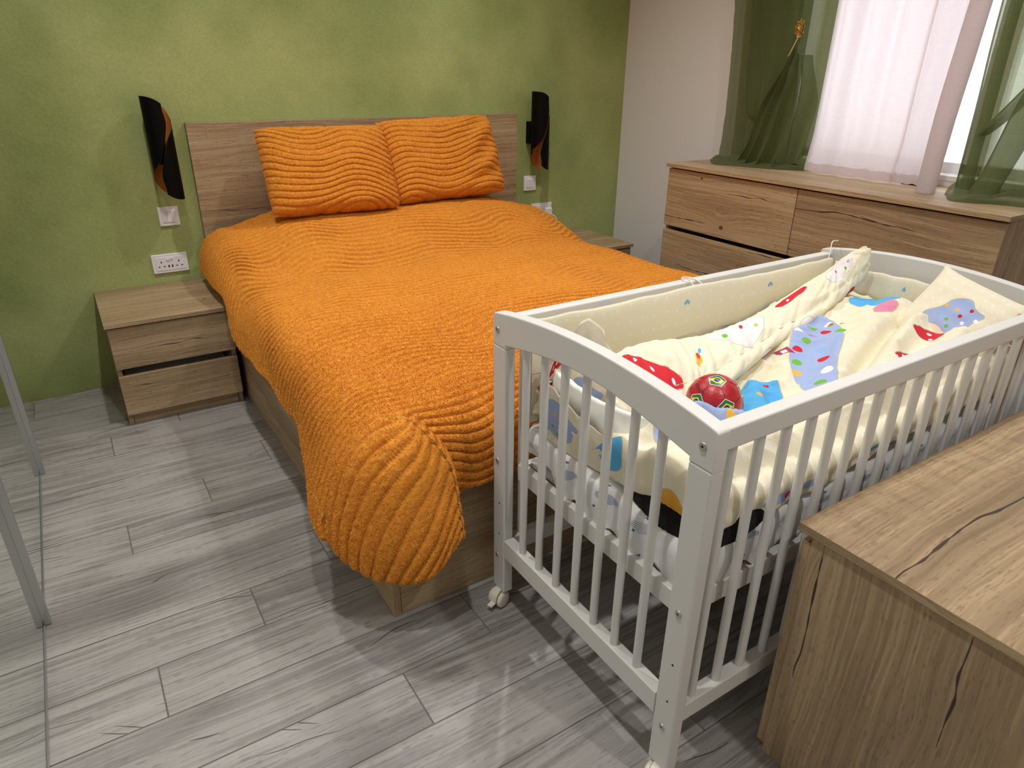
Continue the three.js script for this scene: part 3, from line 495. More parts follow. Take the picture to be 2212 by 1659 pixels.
// ------------------------------------------------------------------ cot bedding
{
  single('cot_mattress', at(new RoundedBoxGeometry(1.08, 0.1, 0.545, 4, 0.025), 0.108, 0.4975, 2.4253), M.creamWhite, 'white cot mattress on the slatted base', 'cot mattress');
  // muslin sheet over the mattress, its rim bunched and hanging against the bars
  const X0 = -0.435, X1 = 0.645, Z0 = 2.165, Z1 = 2.688, cxm = (X0 + X1) / 2, czm = (Z0 + Z1) / 2, per = 2 * (X1 - X0 + Z1 - Z0);
  const rim = (p) => { let d = ((p % 1) + 1) % 1 * per; const w = X1 - X0, h = Z1 - Z0; if (d < h) return [X0, Z1 - d, -1, 0]; d -= h; if (d < w) return [X0 + d, Z0, 0, -1]; d -= w; if (d < h) return [X1, Z0 + d, 1, 0]; d -= h; return [X1 - d, Z1, 0, 1]; };
  const sh = grid(620, 26, (s, t) => {
    const [x, z, nx, nz] = rim(s), end = nx < 0 ? 1 : nz > 0 ? 0.8 * ss(-0.05, -0.35, x) : 0, near = nx < 0 ? ss(2.2, 2.3, z) : 1, p = s * per;
    const lump = 0.5 + 0.5 * Math.sin(p * 2 * Math.PI / 0.115 + 1.5 * pn(p * 3, 1)), drop = (0.05 + 0.075 * end * (0.35 + 0.65 * lump) * near + 0.02 * pn(p * 9, 7)) * (t > 0.35 ? 1 : 1);
    const q = clamp((t - 0.35) / 0.65), bulge = 0.006 + 0.016 * end * lump * Math.sin(Math.PI * Math.min(1, q * 1.05)) + 0.004 * pn(p * 45, q * 3, 2) * q + 0.003 * pn(p * 90, q * 5, 3) * q;
    if (t < 0.35) { const k = t / 0.35; return [lerp(cxm + nx * 0.3, x, k) * 1, 0.5535 + 0.004 * pn(x * 20, z * 20, k * 3), lerp(czm, z, k)].map((v, i) => (i === 0 ? lerp(lerp(cxm, x, 0.35), x, k) : i === 2 ? lerp(lerp(czm, z, 0.35), z, k) : v)).concat([p, t * 0.3]); }
    const ro = 0.02, a = Math.min(1, q * 3) * 1.5708, outw = ro * Math.sin(a) * 0.6 + bulge, down = q < 0.3333 ? ro * (1 - Math.cos(a)) : ro + (q - 0.3333) * 1.5 * drop;
    return [x + nx * outw, 0.5535 - down, z + nz * outw, p, 0.105 + q * 0.2];
  });
  single('cot_sheet', thicken(sh, 0.0015), M.sheet, 'white muslin cot sheet with small blue stars and clouds bunched against the bars', 'sheet');

  // bumpers tied to the rails
  const bumper = (pts, y0, y1, th, label, sag) => {
    const g = grid(120, 26, (s, t) => { const [x, z] = poly(pts, s), [x2, z2] = poly(pts, Math.min(1, s + 0.01)), [x1, z1] = poly(pts, Math.max(0, s - 0.01)), l = Math.hypot(x2 - x1, z2 - z1) || 1, nx = -(z2 - z1) / l, nz = (x2 - x1) / l;
      const a = t * 2 * Math.PI, ph = th * (1 + 0.25 * pn(s * 7, t * 2)), o = Math.cos(a), v = Math.sin(a), sq = Math.sign(v) * Math.pow(Math.abs(v), 0.55), top = y1 - sag * Math.sin(Math.PI * frac(s * 1.999)) ** 2 + 0.004 * pn(s * 14, 1);
      return [x + nx * ph * Math.sign(o) * Math.pow(Math.abs(o), 0.7), lerp(y0, top, 0.5 + 0.5 * sq), z + nz * ph * Math.sign(o) * Math.pow(Math.abs(o), 0.7), s * 1.1, lerp(y0, top, 0.5 + 0.5 * sq) + (o < 0 ? 0.13 : 0)]; }, null);
    return g;
  };
  single('cot_bumper', bumper([[-0.45, 2.155], [-0.1, 2.152], [0.3, 2.153], [0.66, 2.156]], 0.56, 0.822, 0.012, '', 0.004), M.cream, 'cream padded cot bumper along the rail next to the bed', 'cot bumper');
  single('cot_bumper', bumper([[0.662, 2.172], [0.664, 2.42], [0.662, 2.70]], 0.56, 0.815, 0.012, '', 0.005), M.cream, 'cream padded cot bumper at the window end of the cot', 'cot bumper');

  // blanket: its main layer lies over the mattress and its rim falls in front of the bars
  const ridges = [[[[-0.30, 2.64], [-0.08, 2.50], [0.18, 2.395], [0.31, 2.31]], 0.02, 0.035], [[[0.03, 2.60], [0.24, 2.52], [0.44, 2.455], [0.58, 2.42]], 0.03, 0.045], [[[0.12, 2.595], [0.3, 2.535], [0.5, 2.49]], -0.035, 0.016], [[[0.15, 2.625], [0.35, 2.56], [0.55, 2.52]], 0.03, 0.03], [[[0.27, 2.645], [0.56, 2.63]], 0.02, 0.03], [[[-0.36, 2.50, 0.9], [-0.305, 2.532, 1.15], [-0.262, 2.568, 0.75], [-0.2, 2.615, 0.25]], 0.085, 0.028], [[[-0.42, 2.47], [-0.4, 2.65]], 0.03, 0.06], [[[-0.1, 2.62], [0.0, 2.47], [0.12, 2.40]], -0.018, 0.02]];
  const rl = ridges.map(([p, h, w]) => [Array.from({ length: 25 }, (_, i) => poly(p, i / 24)), h, w]);
  const hb = (x) => 0.665 + 0.08 * ss(0, 0.6, x);
  const height = (x, z) => { let h = hb(x) + 0.01 * pn(x * 7, z * 7, 1) + 0.005 * pn(x * 17, z * 17, 2); for (const [pts, a, w] of rl) { let m = 9; let k = 1; for (const q of pts) { const r2 = (q[0] - x) ** 2 + (q[1] - z) ** 2; if (r2 < m) { m = r2; k = q[2] ?? 1; } } h += a * k * Math.exp(-m / (w * w)); }
    const cr = (f, g2, s) => { const q = Math.max(0, 1 - 3.4 * Math.abs(pn(f, g2, s))); return q * q; }; h += 0.011 * cr(x * 4.5 + z * 3, z * 6 - x * 2, 3) + 0.007 * cr(x * 9 - z * 7, z * 8 + x * 3, 8); return h - 0.03 * ss(2.62, 2.70, z) - 0.045 * ss(-0.05, -0.2, x) * ss(2.60, 2.50, z); };
  const BX0 = -0.448, BX1 = 0.64, BZ0 = 2.18, BZ1 = 2.714, R = 0.03;
  const blanketTex = canvasTex(2048, 1024, (c, w, h) => {
    creamBase(c, w, h, 60); const T = (p) => p.map(([x, z]) => [(x + 0.6) / 1.4 * w, (z - 2.1) / 0.9 * h]);
    const bl = (p, f) => blob(c, T(p), f, '#c4bb9e'), d = (x, z, r, f) => { const q = T([[x, z]])[0]; dot(c, q[0], q[1], r / 1.4 * w, f, r / 0.9 * h); };
    bl([[0.285, 2.32], [0.371, 2.3], [0.408, 2.337], [0.368, 2.405], [0.291, 2.465], [0.177, 2.52], [0.105, 2.585], [0.04, 2.564], [0.081, 2.486], [0.161, 2.402]], PERI);
    [[0.325, 2.35, 1], [0.335, 2.385, 0], [0.342, 2.42, 1], [0.285, 2.38, 0], [0.247, 2.39, 1], [0.199, 2.402, 0], [0.15, 2.439, 1], [0.113, 2.468, 2], [0.24, 2.44, 4], [0.2, 2.475, 0], [0.15, 2.52, 3], [0.1, 2.54, 1], [0.27, 2.35, 3]].forEach(([x, z, k]) => d(x, z, 0.0125, DOTS[k]));
    bee(c, ...T([[0.375, 2.37]])[0], 1.2); bee(c, ...T([[0.385, 2.395]])[0], 1.0);
    bl([[-0.043, 2.433], [0.026, 2.43], [0.028, 2.495], [-0.041, 2.552], [-0.149, 2.55], [-0.139, 2.505]], SKY); [[-0.05, 2.46, 1], [0.0, 2.47, 0], [-0.06, 2.50, 2], [-0.03, 2.52, 3]].forEach(([x, z, k]) => d(x, z, 0.007, DOTS[k]));
    bl([[0.53, 2.30], [0.60, 2.315], [0.645, 2.37], [0.60, 2.43], [0.543, 2.42], [0.50, 2.378]], SKY); d(0.58, 2.36, 0.007, DOTS[0]); d(0.6, 2.39, 0.007, DOTS[2]); d(0.55, 2.38, 0.006, DOTS[1]);
    bl([[0.50, 2.40], [0.56, 2.41], [0.55, 2.45], [0.49, 2.46], [0.46, 2.43]], '#e08aa8');
    bl([[0.44, 2.536], [0.511, 2.576], [0.50, 2.603], [0.433, 2.598], [0.418, 2.573]], RED); d(0.47, 2.575, 0.006, '#fff'); d(0.45, 2.59, 0.005, '#fff');
    bl([[0.283, 2.588], [0.348, 2.593], [0.351, 2.618], [0.298, 2.612]], RED); d(0.32, 2.602, 0.006, '#fff');
    bl([[-0.39, 2.49], [-0.30, 2.50], [-0.22, 2.56], [-0.22, 2.61], [-0.32, 2.61], [-0.40, 2.56]], PERI); d(-0.32, 2.545, 0.013, DOTS[0]); d(-0.305, 2.58, 0.011, DOTS[1]); d(-0.26, 2.585, 0.009, DOTS[2]);
    kite(c, ...T([[0.17, 2.385]])[0], 24);
    bl([[-0.52, 2.42], [-0.44, 2.40], [-0.42, 2.47], [-0.5, 2.5]], SKY); d(-0.47, 2.44, 0.008, DOTS[3]);
    bl([[-0.30, 2.745], [-0.12, 2.74], [-0.10, 2.765], [-0.28, 2.78]], PERI); d(-0.22, 2.76, 0.008, DOTS[0]); d(-0.18, 2.755, 0.008, DOTS[1]); kite(c, ...T([[-0.05, 2.74]])[0], 20);
    bl([[0.02, 2.735], [0.1, 2.73], [0.12, 2.75], [0.04, 2.76]], SKY); bl([[0.0, 2.84], [0.06, 2.82], [0.08, 2.86], [0.02, 2.87]], AMBER);
    bl([[-0.54, 2.6], [-0.5, 2.585], [-0.48, 2.64], [-0.52, 2.68], [-0.57, 2.65]], AMBER); bl([[-0.55, 2.67], [-0.5, 2.66], [-0.47, 2.71], [-0.53, 2.74]], RED); bl([[-0.42, 2.82], [-0.36, 2.8], [-0.33, 2.86], [-0.42, 2.88]], AMBER);
  }, 1.4, 0.9);
  const bg = grid(260, 170, (s, t) => {
    const cu = lerp(BX0 - 0.09, BX1, s), cv = lerp(BZ0, BZ1 + 0.13, t), ou = Math.max(0, BX0 + R - cu), ov = Math.max(0, cv - BZ1 + R), x = Math.max(cu, BX0 + R), z = Math.min(cv, BZ1 - R);
    const d = Math.hypot(ou, ov), th = Math.atan2(ov, ou), y0 = height(x, z), maxDrop = y0 - (0.562 + 0.012 * pn(x * 6 + z * 6, 3) + 0.03 * ss(-0.2, 0.2, x));
    let o = 0, dn = 0; if (d > 0) { const k = Math.min(1, d / 0.12), a = Math.min(1.5708, k * 4); o = R * Math.sin(a); dn = k < 0.39 ? R * (1 - Math.cos(a)) : Math.max(R, lerp(R, maxDrop, (k - 0.39) / 0.61)); o += (0.010 * pn(x * 12 + z * 12 + k * 1.2, k * 1.6) + 0.006 * pn(x * 27 - k * 3, z * 27, k * 2)) * k - 0.012 * ss(0.85, 1, k); }
    const zlow = ou > 0 && ov === 0 ? ss(2.36, 2.46, z) : 1;
    return [x - Math.cos(th) * o * (d > 0 ? 1 : 0), y0 - dn * zlow - (1 - zlow) * 0.02 * (ou > 0 ? 1 : 0), z + Math.sin(th) * o * (d > 0 ? 1 : 0), cu + 0.6, 0.9 - (cv - 2.1)];
  }, null, true);
  const bk = thing('cot_blanket', 'crumpled cream cot blanket printed with dotted puzzle patches', 'blanket');
  part('main_layer', thicken(bg, 0.004), cloth(blanketTex), bk);

  // thick folded-over edge of the blanket leaning on the bumper
  const T = [[-0.36, 0.745, 2.315], [-0.31, 0.76, 2.3], [-0.19, 0.748, 2.27], [-0.044, 0.724, 2.25], [0.102, 0.717, 2.24], [0.257, 0.732, 2.23], [0.411, 0.772, 2.225], [0.539, 0.815, 2.23], [0.583, 0.855, 2.25], [0.606, 0.884, 2.277]];
  const B = [[-0.40, 0.66, 2.40], [-0.345, 0.67, 2.43], [-0.25, 0.675, 2.458], [-0.164, 0.68, 2.446], [-0.008, 0.69, 2.402], [0.18, 0.70, 2.345], [0.36, 0.72, 2.315], [0.50, 0.745, 2.29], [0.565, 0.77, 2.288], [0.612, 0.80, 2.296]];
  const foldTex = canvasTex(2048, 512, (c, w, h) => {
    creamBase(c, w, h, 60); const X = (s) => s * w, Y = (t) => (1 - t) * h, bl = (p, f) => blob(c, p.map(([s, t]) => [X(s), Y(t)]), f, '#c4bb9e');
    bl([[0.05, 0.40], [0.12, 0.34], [0.16, 0.44], [0.23, 0.56], [0.22, 0.64], [0.16, 0.58], [0.07, 0.5]], RED); [[0.09, 0.42], [0.13, 0.42], [0.16, 0.5], [0.2, 0.58], [0.11, 0.47]].forEach(([s, t]) => dot(c, X(s), Y(t), 9, '#fff'));
    bird(c, X(0.32), Y(0.5), 1.5);
    bl([[0.36, 0.32], [0.46, 0.3], [0.56, 0.32], [0.54, 0.5], [0.48, 0.62], [0.43, 0.5]], PALE); dot(c, X(0.42), Y(0.42), 13, DOTS[1]); dot(c, X(0.48), Y(0.38), 12, DOTS[0]); dot(c, X(0.52), Y(0.44), 11, DOTS[2]);
    bl([[0.5, 0.72], [0.53, 0.7], [0.55, 0.78], [0.52, 0.86]], PALE); bl([[0.62, 0.66], [0.66, 0.64], [0.68, 0.76], [0.64, 0.8]], PALE);
    bl([[0.58, 0.32], [0.67, 0.3], [0.7, 0.36], [0.62, 0.42]], RED); dot(c, X(0.63), Y(0.36), 8, '#fff');
    bl([[0.74, 0.34], [0.86, 0.3], [0.92, 0.42], [0.82, 0.56], [0.76, 0.5]], PALE); dot(c, X(0.79), Y(0.4), 12, DOTS[0]); dot(c, X(0.84), Y(0.45), 11, DOTS[1]); dot(c, X(0.86), Y(0.4), 9, DOTS[4]);
    bl([[0.84, 0.72], [0.9, 0.68], [0.92, 0.82], [0.86, 0.86]], RED); dot(c, X(0.88), Y(0.76), 8, '#fff');
  });
  const flap = (s, t) => {
    const a = poly(T, s), b = poly(B, s), wave = 0.009 * pn(s * 9, t * 3, 4) + 0.006 * Math.pow(Math.max(0, 1 - 3 * Math.abs(pn(s * 11 - t * 3, t * 2.5 + s * 4, 5))), 2) + 0.005 * Math.pow(Math.max(0, 1 - 3 * Math.abs(pn(s * 22 + t * 5, t * 4, 7))), 2), fat = 0.02 + 0.012 * Math.sin(s * 7);
    const sec = [[a[0], a[1] - 0.09, Math.max(2.178, a[2] - 0.03)], [a[0], a[1] - 0.03, Math.max(2.176, a[2] - 0.022)], a, [lerp(a[0], b[0], 0.3), lerp(a[1], b[1], 0.3) + fat * 0.8, lerp(a[2], b[2], 0.3) + fat * 0.4], [lerp(a[0], b[0], 0.7), lerp(a[1], b[1], 0.7) + fat, lerp(a[2], b[2], 0.7) + fat * 0.5], [b[0], b[1] + 0.006, b[2] + 0.006], [b[0], b[1] - 0.022, b[2] - 0.012], [b[0], b[1] - 0.03, b[2] - 0.05]];
    const p = poly(sec, t), k = Math.sin(Math.PI * t), dent = 0.004 * Math.exp(-(((t - 0.6) / 0.03) ** 2)) * ss(0.15, 0.3, s); return [p[0], p[1] + wave * k - dent, p[2] + 0.6 * wave * k - dent * 0.5, s, t];
  };
  const fg = grid(200, 64, flap);
  const fold = part('folded_flap', thicken(fg, 0.003), cloth(foldTex, { bumpMap: null }), bk);
  part('seam', tube(Array.from({ length: 40 }, (_, i) => { const p = flap(0.2 + 0.76 * i / 39, 0.6); return [p[0], p[1] + 0.0015, p[2] + 0.001]; }), 0.0016, 90, 6), M.cream, fold);

  // upright peak of cloth in the corner, and the loose bumper end folded on itself behind the bars
  const peak = grid(60, 40, (s, t) => { const z = lerp(2.19, 2.29, s), top = 0.838 - 0.16 * Math.pow(Math.abs(s - 0.62) / 0.62, 1.6), y = lerp(0.6, top, t); return [-0.425 + 0.105 * s - 0.03 * (1 - t) + 0.008 * pn(s * 6, t * 5, 3) - 0.012 * Math.sin(s * 9) * (1 - t), y, z - 0.012 * (1 - t) + 0.006 * pn(s * 5, t * 4, 6), 0.34 + (s - 0.16) * 0.2, 0.541 + (t - 0.8) * 0.26]; });
  single('cot_cushion', thicken(peak, 0.012), M.print, 'upright peak of cream printed cloth leaning on the bumper beside the loose bumper end', 'cushion');
  const ribbon = (pts, y0, y1, th, nu = 120) => grid(nu, 22, (s, t) => { const [x, z, ta, tb] = poly(pts, s), y = lerp(y0 + tb, y1 + ta, t); const b = 0.010 * Math.sin(Math.PI * t); return [x - b * 0.6 + 0.003 * pn(s * 16, t * 3, 2), y + 0.004 * pn(s * 10, 4), z + 0.004 * pn(s * 9, t * 4, 9), 0.298 + s * 0.36, 0.257 + (t - 0.5) * 0.16]; });
  const fb1 = ribbon([[-0.415, 2.185, 0.02, 0.0], [-0.446, 2.20, 0.01, 0], [-0.452, 2.26, -0.005, 0], [-0.45, 2.34, -0.03, 0], [-0.44, 2.42, -0.05, 0], [-0.425, 2.49, -0.055, 0]], 0.556, 0.695, 0);
  const lb = thing('loose_bumper', 'loose folded cream bumper end with white lining behind the end bars', 'cot bumper');
  part('outer_cloth', thicken(fb1, 0.003), M.print, lb);
  const fb2 = ribbon([[-0.405, 2.20, 0.0, 0.0], [-0.425, 2.225, 0.0, 0], [-0.43, 2.28, -0.0, 0], [-0.425, 2.35, -0.01, 0], [-0.40, 2.43, -0.02, 0], [-0.37, 2.48, -0.02, 0]], 0.57, 0.715, 0);
  part('lining', thicken(fb2, 0.012), M.creamWhite, lb);
  const fb3 = ribbon([[-0.375, 2.20, 0.0, 0.0], [-0.39, 2.235, 0.0, 0], [-0.39, 2.30, 0, 0], [-0.36, 2.38, 0.0, 0], [-0.33, 2.44, -0.01, 0]], 0.6, 0.735, 0);
  part('inner_cloth', thicken(fb3, 0.006), M.print, lb);

  // pillow standing at the window end
  const pg = mergeGeometries([1, -1].map((f) => { const g = grid(60, 60, (a, b) => { const s = a * 2 - 1, t = b * 2 - 1, k = Math.pow(Math.max(0, 1 - s ** 4), 0.6) * Math.pow(Math.max(0, 1 - t ** 4), 0.6); return [s * 0.2 * (1 - 0.07 * (1 - t ** 4)), t * 0.15 * (1 - 0.08 * (1 - s ** 4)), f * (0.04 * k + 0.006 * pn(s * 3, t * 3, 2) * k), 0.46 + (a - 0.5) * 0.27, 0.257 + (b - 0.45) * 0.22]; }, null, f < 0); return g; }));
  pg.scale(0.62, 0.72, 0.8); pg.rotateZ(-0.3); pg.rotateX(-0.7); pg.rotateY(-Math.PI / 2 + 0.15); pg.translate(0.56, 0.775, 2.592);
  single('cot_pillow', pg, M.print, 'small cream printed pillow propped at the window end of the cot', 'pillow');

  // black plush under the blanket corner
  const plush = grid(150, 40, (s, t) => { const p = poly([[-0.435, 0.573, 2.50], [-0.443, 0.568, 2.56], [-0.445, 0.566, 2.63], [-0.43, 0.564, 2.69], [-0.37, 0.562, 2.705], [-0.30, 0.566, 2.705], [-0.25, 0.572, 2.70]], s), q = poly([[-0.435, 0.573, 2.50], [-0.443, 0.568, 2.56], [-0.445, 0.566, 2.63], [-0.43, 0.564, 2.69], [-0.37, 0.562, 2.705], [-0.30, 0.566, 2.705], [-0.25, 0.572, 2.70]], Math.min(1, s + 0.02)), a = t * 6.2832, L = Math.hypot(q[0] - p[0], q[2] - p[2]) || 1, nx = -(q[2] - p[2]) / L, nz = (q[0] - p[0]) / L, r = 0.028 * Math.pow(Math.sin(Math.PI * clamp(s, 0.001, 0.999)), 0.3) * (1 + 0.12 * pn(s * 9, 2)) + 0.002 * pn(s * 60, t * 20, 4); return [p[0] + nx * r * 0.55 * Math.cos(a), p[1] + r * Math.sin(a) * 1.1, p[2] + nz * r * 0.55 * Math.cos(a), s * 0.4, t * 0.1]; });
  const blackBump = noiseTex(256, 256, 0.05, 0.05, false, (u, v) => NF(u * 64, v * 64, 64, 64));
  single('plush_toy', plush, phys({ color: '#0b0a0b', bumpMap: blackBump, bumpScale: 0.003, roughness: 1, sheen: 0.3, sheenColor: new THREE.Color('#333333') }), 'black fluffy plush roll peeking out under the blanket at the cot corner', 'plush toy');

  // cords that tie the bumpers
  const cords = [[[0.075, 0.82, 2.149], [0.07, 0.834, 2.13], [0.068, 0.83, 2.112], [0.09, 0.829, 2.098], [0.1, 0.83, 2.12], [0.105, 0.822, 2.15]], [[0.645, 0.815, 2.155], [0.655, 0.84, 2.15], [0.672, 0.866, 2.14], [0.70, 0.866, 2.14]], [[-0.452, 0.53, 2.148], [-0.456, 0.47, 2.150], [-0.458, 0.40, 2.152], [-0.457, 0.33, 2.152], [-0.455, 0.272, 2.153]]];
  const cl = ['white tie cord looped over the cot rail next to the bed', 'white tie cord looped over the arched board at the window end', 'white tie cord hanging loose beside the cot post next to the bed'];
  cords.forEach((p, i) => single('tie_cord', tube(p, 0.0018, 40, 6), M.cord, cl[i], 'cord'));
}
// ------------------------------------------------------------------ ball in the cot
{
  const r = 0.0595, t = thing('toy_ball', 'small red leather ball with green and yellow flag pentagons in the cot', 'ball', [-0.203, 0.697, 2.494]);
  const leather = noiseTex(256, 256, 1, 1, false, (u, v) => 0.6 * NF(u * 60, v * 60, 60, 60) + 0.4 * NG(u * 120, v * 120, 120, 120));
  const red = phys({ color: '#b01722', bumpMap: leather, bumpScale: 0.0006, roughness: 0.35, clearcoat: 0.25, clearcoatRoughness: 0.3 });
  
  const phi = (1 + Math.sqrt(5)) / 2, iv = []; for (const a of [-1, 1]) for (const b of [-phi, phi]) iv.push(V(0, a, b), V(a, b, 0), V(b, 0, a)); iv.forEach((v) => v.normalize());
  { // turn the ball: three flags round the point that faces the wardrobe side and up, one of them on top
    const v0 = iv[0], tri = [v0, ...iv.filter((w) => w !== v0 && w.distanceTo(v0) < 1.2)], v1 = tri[1], v2 = tri.find((w) => w !== v0 && w !== v1 && w.distanceTo(v1) < 1.2), F = v0.clone().add(v1).add(v2).normalize(), U = v0.clone().addScaledVector(F, -v0.dot(F)).normalize();
    const F2 = V(-0.66, 0.60, 0.45).normalize(), U2 = V(0.20, 1, -0.1); U2.addScaledVector(F2, -U2.dot(F2)).normalize();
    const A = new THREE.Matrix4().makeBasis(U, F, V().crossVectors(U, F)), B = new THREE.Matrix4().makeBasis(U2, F2, V().crossVectors(U2, F2)); A.transpose(); B.multiply(A); iv.forEach((v) => v.applyMatrix4(B));
  }
  const nb = iv.map((v) => iv.filter((w) => w !== v && w.distanceTo(v) < 1.2));
  part('cover', new THREE.SphereGeometry(r, 64, 48), red, t);
  const flag = canvasTex(256, 256, (c, w, h) => { c.fillStyle = '#f4f1ea'; c.fillRect(0, 0, w, h); const P = (k) => { c.beginPath(); for (let i = 0; i < 5; i++) { const a = i * 1.2566 - 1.5708; c.lineTo(128 + k * Math.cos(a), 128 + k * Math.sin(a)); } c.closePath(); }; P(110); c.fillStyle = '#11713d'; c.fill(); c.beginPath(); c.moveTo(32, 128); c.lineTo(128, 62); c.lineTo(224, 128); c.lineTo(128, 194); c.closePath(); c.save(); P(110); c.clip(); c.beginPath(); c.moveTo(30, 128); c.lineTo(128, 66); c.lineTo(226, 128); c.lineTo(128, 190); c.closePath(); c.fillStyle = '#f3d321'; c.fill(); c.restore(); dot(c, 128, 128, 37, '#1d2f80'); c.strokeStyle = '#f4f4f4'; c.lineWidth = 6; c.beginPath(); c.arc(116, 186, 64, -1.75, -0.78); c.stroke(); }, 1, 1);
  const fm = phys({ map: flag, roughness: 0.35, clearcoat: 0.25, clearcoatRoughness: 0.3 });
  iv.forEach((v, i) => {
    const up = V(0, 1, 0).addScaledVector(v, -v.y).normalize(), side = V().crossVectors(up, v), near = nb[i], n0 = near.map((w) => w.clone().addScaledVector(v, -w.dot(v)).normalize()).sort((a, b) => b.dot(up) - a.dot(up))[0], sd = V().crossVectors(n0, v);
    const pos = [], uv = [], idx = []; const N = 6, cr = 0.345; // pentagon fan, bulged with the ball
    for (let ring = 0; ring <= N; ring++) for (let k = 0; k < 30; k++) { const a = k / 30 * 6.2832, seg = ((a % 1.2566) + 1.2566) % 1.2566 - 0.6283, e = Math.cos(0.6283) / Math.cos(seg), rad = cr * e * ring / N, p = v.clone().addScaledVector(n0, rad * Math.cos(a)).addScaledVector(sd, rad * Math.sin(a)).normalize(); pos.push(...p.multiplyScalar(r * 1.006).toArray()); uv.push(0.5 + 0.47 * e * ring / N * Math.sin(a), 0.5 + 0.47 * e * ring / N * Math.cos(a)); if (ring < N) { const b = ring * 30 + k, c = ring * 30 + (k + 1) % 30; idx.push(b, c + 30, b + 30, b, c, c + 30); } }
    const g = new THREE.BufferGeometry(); g.setAttribute('position', new THREE.Float32BufferAttribute(pos, 3)); g.setAttribute('uv', new THREE.Float32BufferAttribute(uv, 2)); g.setIndex(idx); g.computeVertexNormals(); const nn = g.attributes.normal; for (let k = 0; k < nn.count; k++) { const p = V(pos[k * 3], pos[k * 3 + 1], pos[k * 3 + 2]).normalize(); nn.setXYZ(k, p.x, p.y, p.z); }
    part('flag_pentagon', g, fm, t);
  });
  const seams = []; iv.forEach((v, i) => nb[i].forEach((w) => { if (iv.indexOf(w) < i) return; const a = v.clone().lerp(w, 0.36).normalize(), b = v.clone().lerp(w, 0.64).normalize(); seams.push(tube([a.multiplyScalar(r * 1.0).toArray(), v.clone().add(w).normalize().multiplyScalar(r * 1.002).toArray(), b.multiplyScalar(r).toArray()], 0.0007, 8, 5)); }));
  part('seam', mergeGeometries(seams), std({ color: '#5d0d14', roughness: 0.6 }), t);
  // painted lettering on one leather panel
  const txt = canvasTex(256, 128, (c, w, h) => { c.fillStyle = '#b01722'; c.fillRect(0, 0, w, h); c.fillStyle = '#191314'; c.font = 'bold 66px sans-serif'; c.save(); c.translate(10, 90); c.transform(1, 0, -0.25, 1, 0, 0); c.fillText('BRAZIL', 16, 0); c.restore(); });
  const dir = V(-0.72, 0.64, -0.12).normalize(), dx = V().crossVectors(V(0, 1, 0), dir).normalize(), dy = V().crossVectors(dir, dx); const dxr = dx.clone().multiplyScalar(0.94).addScaledVector(dy, -0.34), dyr = dy.clone().multiplyScalar(0.94).addScaledVector(dx, 0.34);
  part('lettering', grid(16, 10, (a, b) => dir.clone().addScaledVector(dxr, (a - 0.5) * 0.78).addScaledVector(dyr, (b - 0.5) * 0.34).normalize().multiplyScalar(r * 1.003).toArray()), phys({ map: txt, roughness: 0.4 }), t);
}

// ------------------------------------------------------------------ curtains
const DT = 0.931;
const linen = noiseTex(512, 512, 0.1, 0.1, false, (u, v) => 0.5 + 0.2 * Math.sin(u * 6.283 * 64) + 0.2 * Math.sin(v * 6.283 * 64) + 0.3 * (NF(u * 8, v * 120, 8, 120) - 0.5) + 0.3 * (NG(u * 120, v * 8, 120, 8) - 0.5));
const linenCol = (a, b) => noiseTex(512, 512, 0.14, 0.14, true, (u, v) => mix3(a, b, clamp(0.25 * NF(u * 6, v * 160, 6, 160) + 0.25 * NG(u * 160, v * 6, 160, 6) + 0.5 * NF(u * 200, v * 200, 200, 200))));
M.greenVoile = phys({ map: linenCol([104, 112, 64], [140, 148, 98]), bumpMap: linen, bumpScale: 0.0004, roughness: 0.7, transmission: 0.62, transparent: true, opacity: 0.86, thickness: 0, specularIntensity: 0.2, side: THREE.DoubleSide });
M.whiteVoile = phys({ map: linenCol([226, 212, 210], [244, 234, 232]), bumpMap: linen, bumpScale: 0.0004, roughness: 0.97, transmission: 0.62, thickness: 0, specularIntensity: 0.2, side: THREE.DoubleSide });
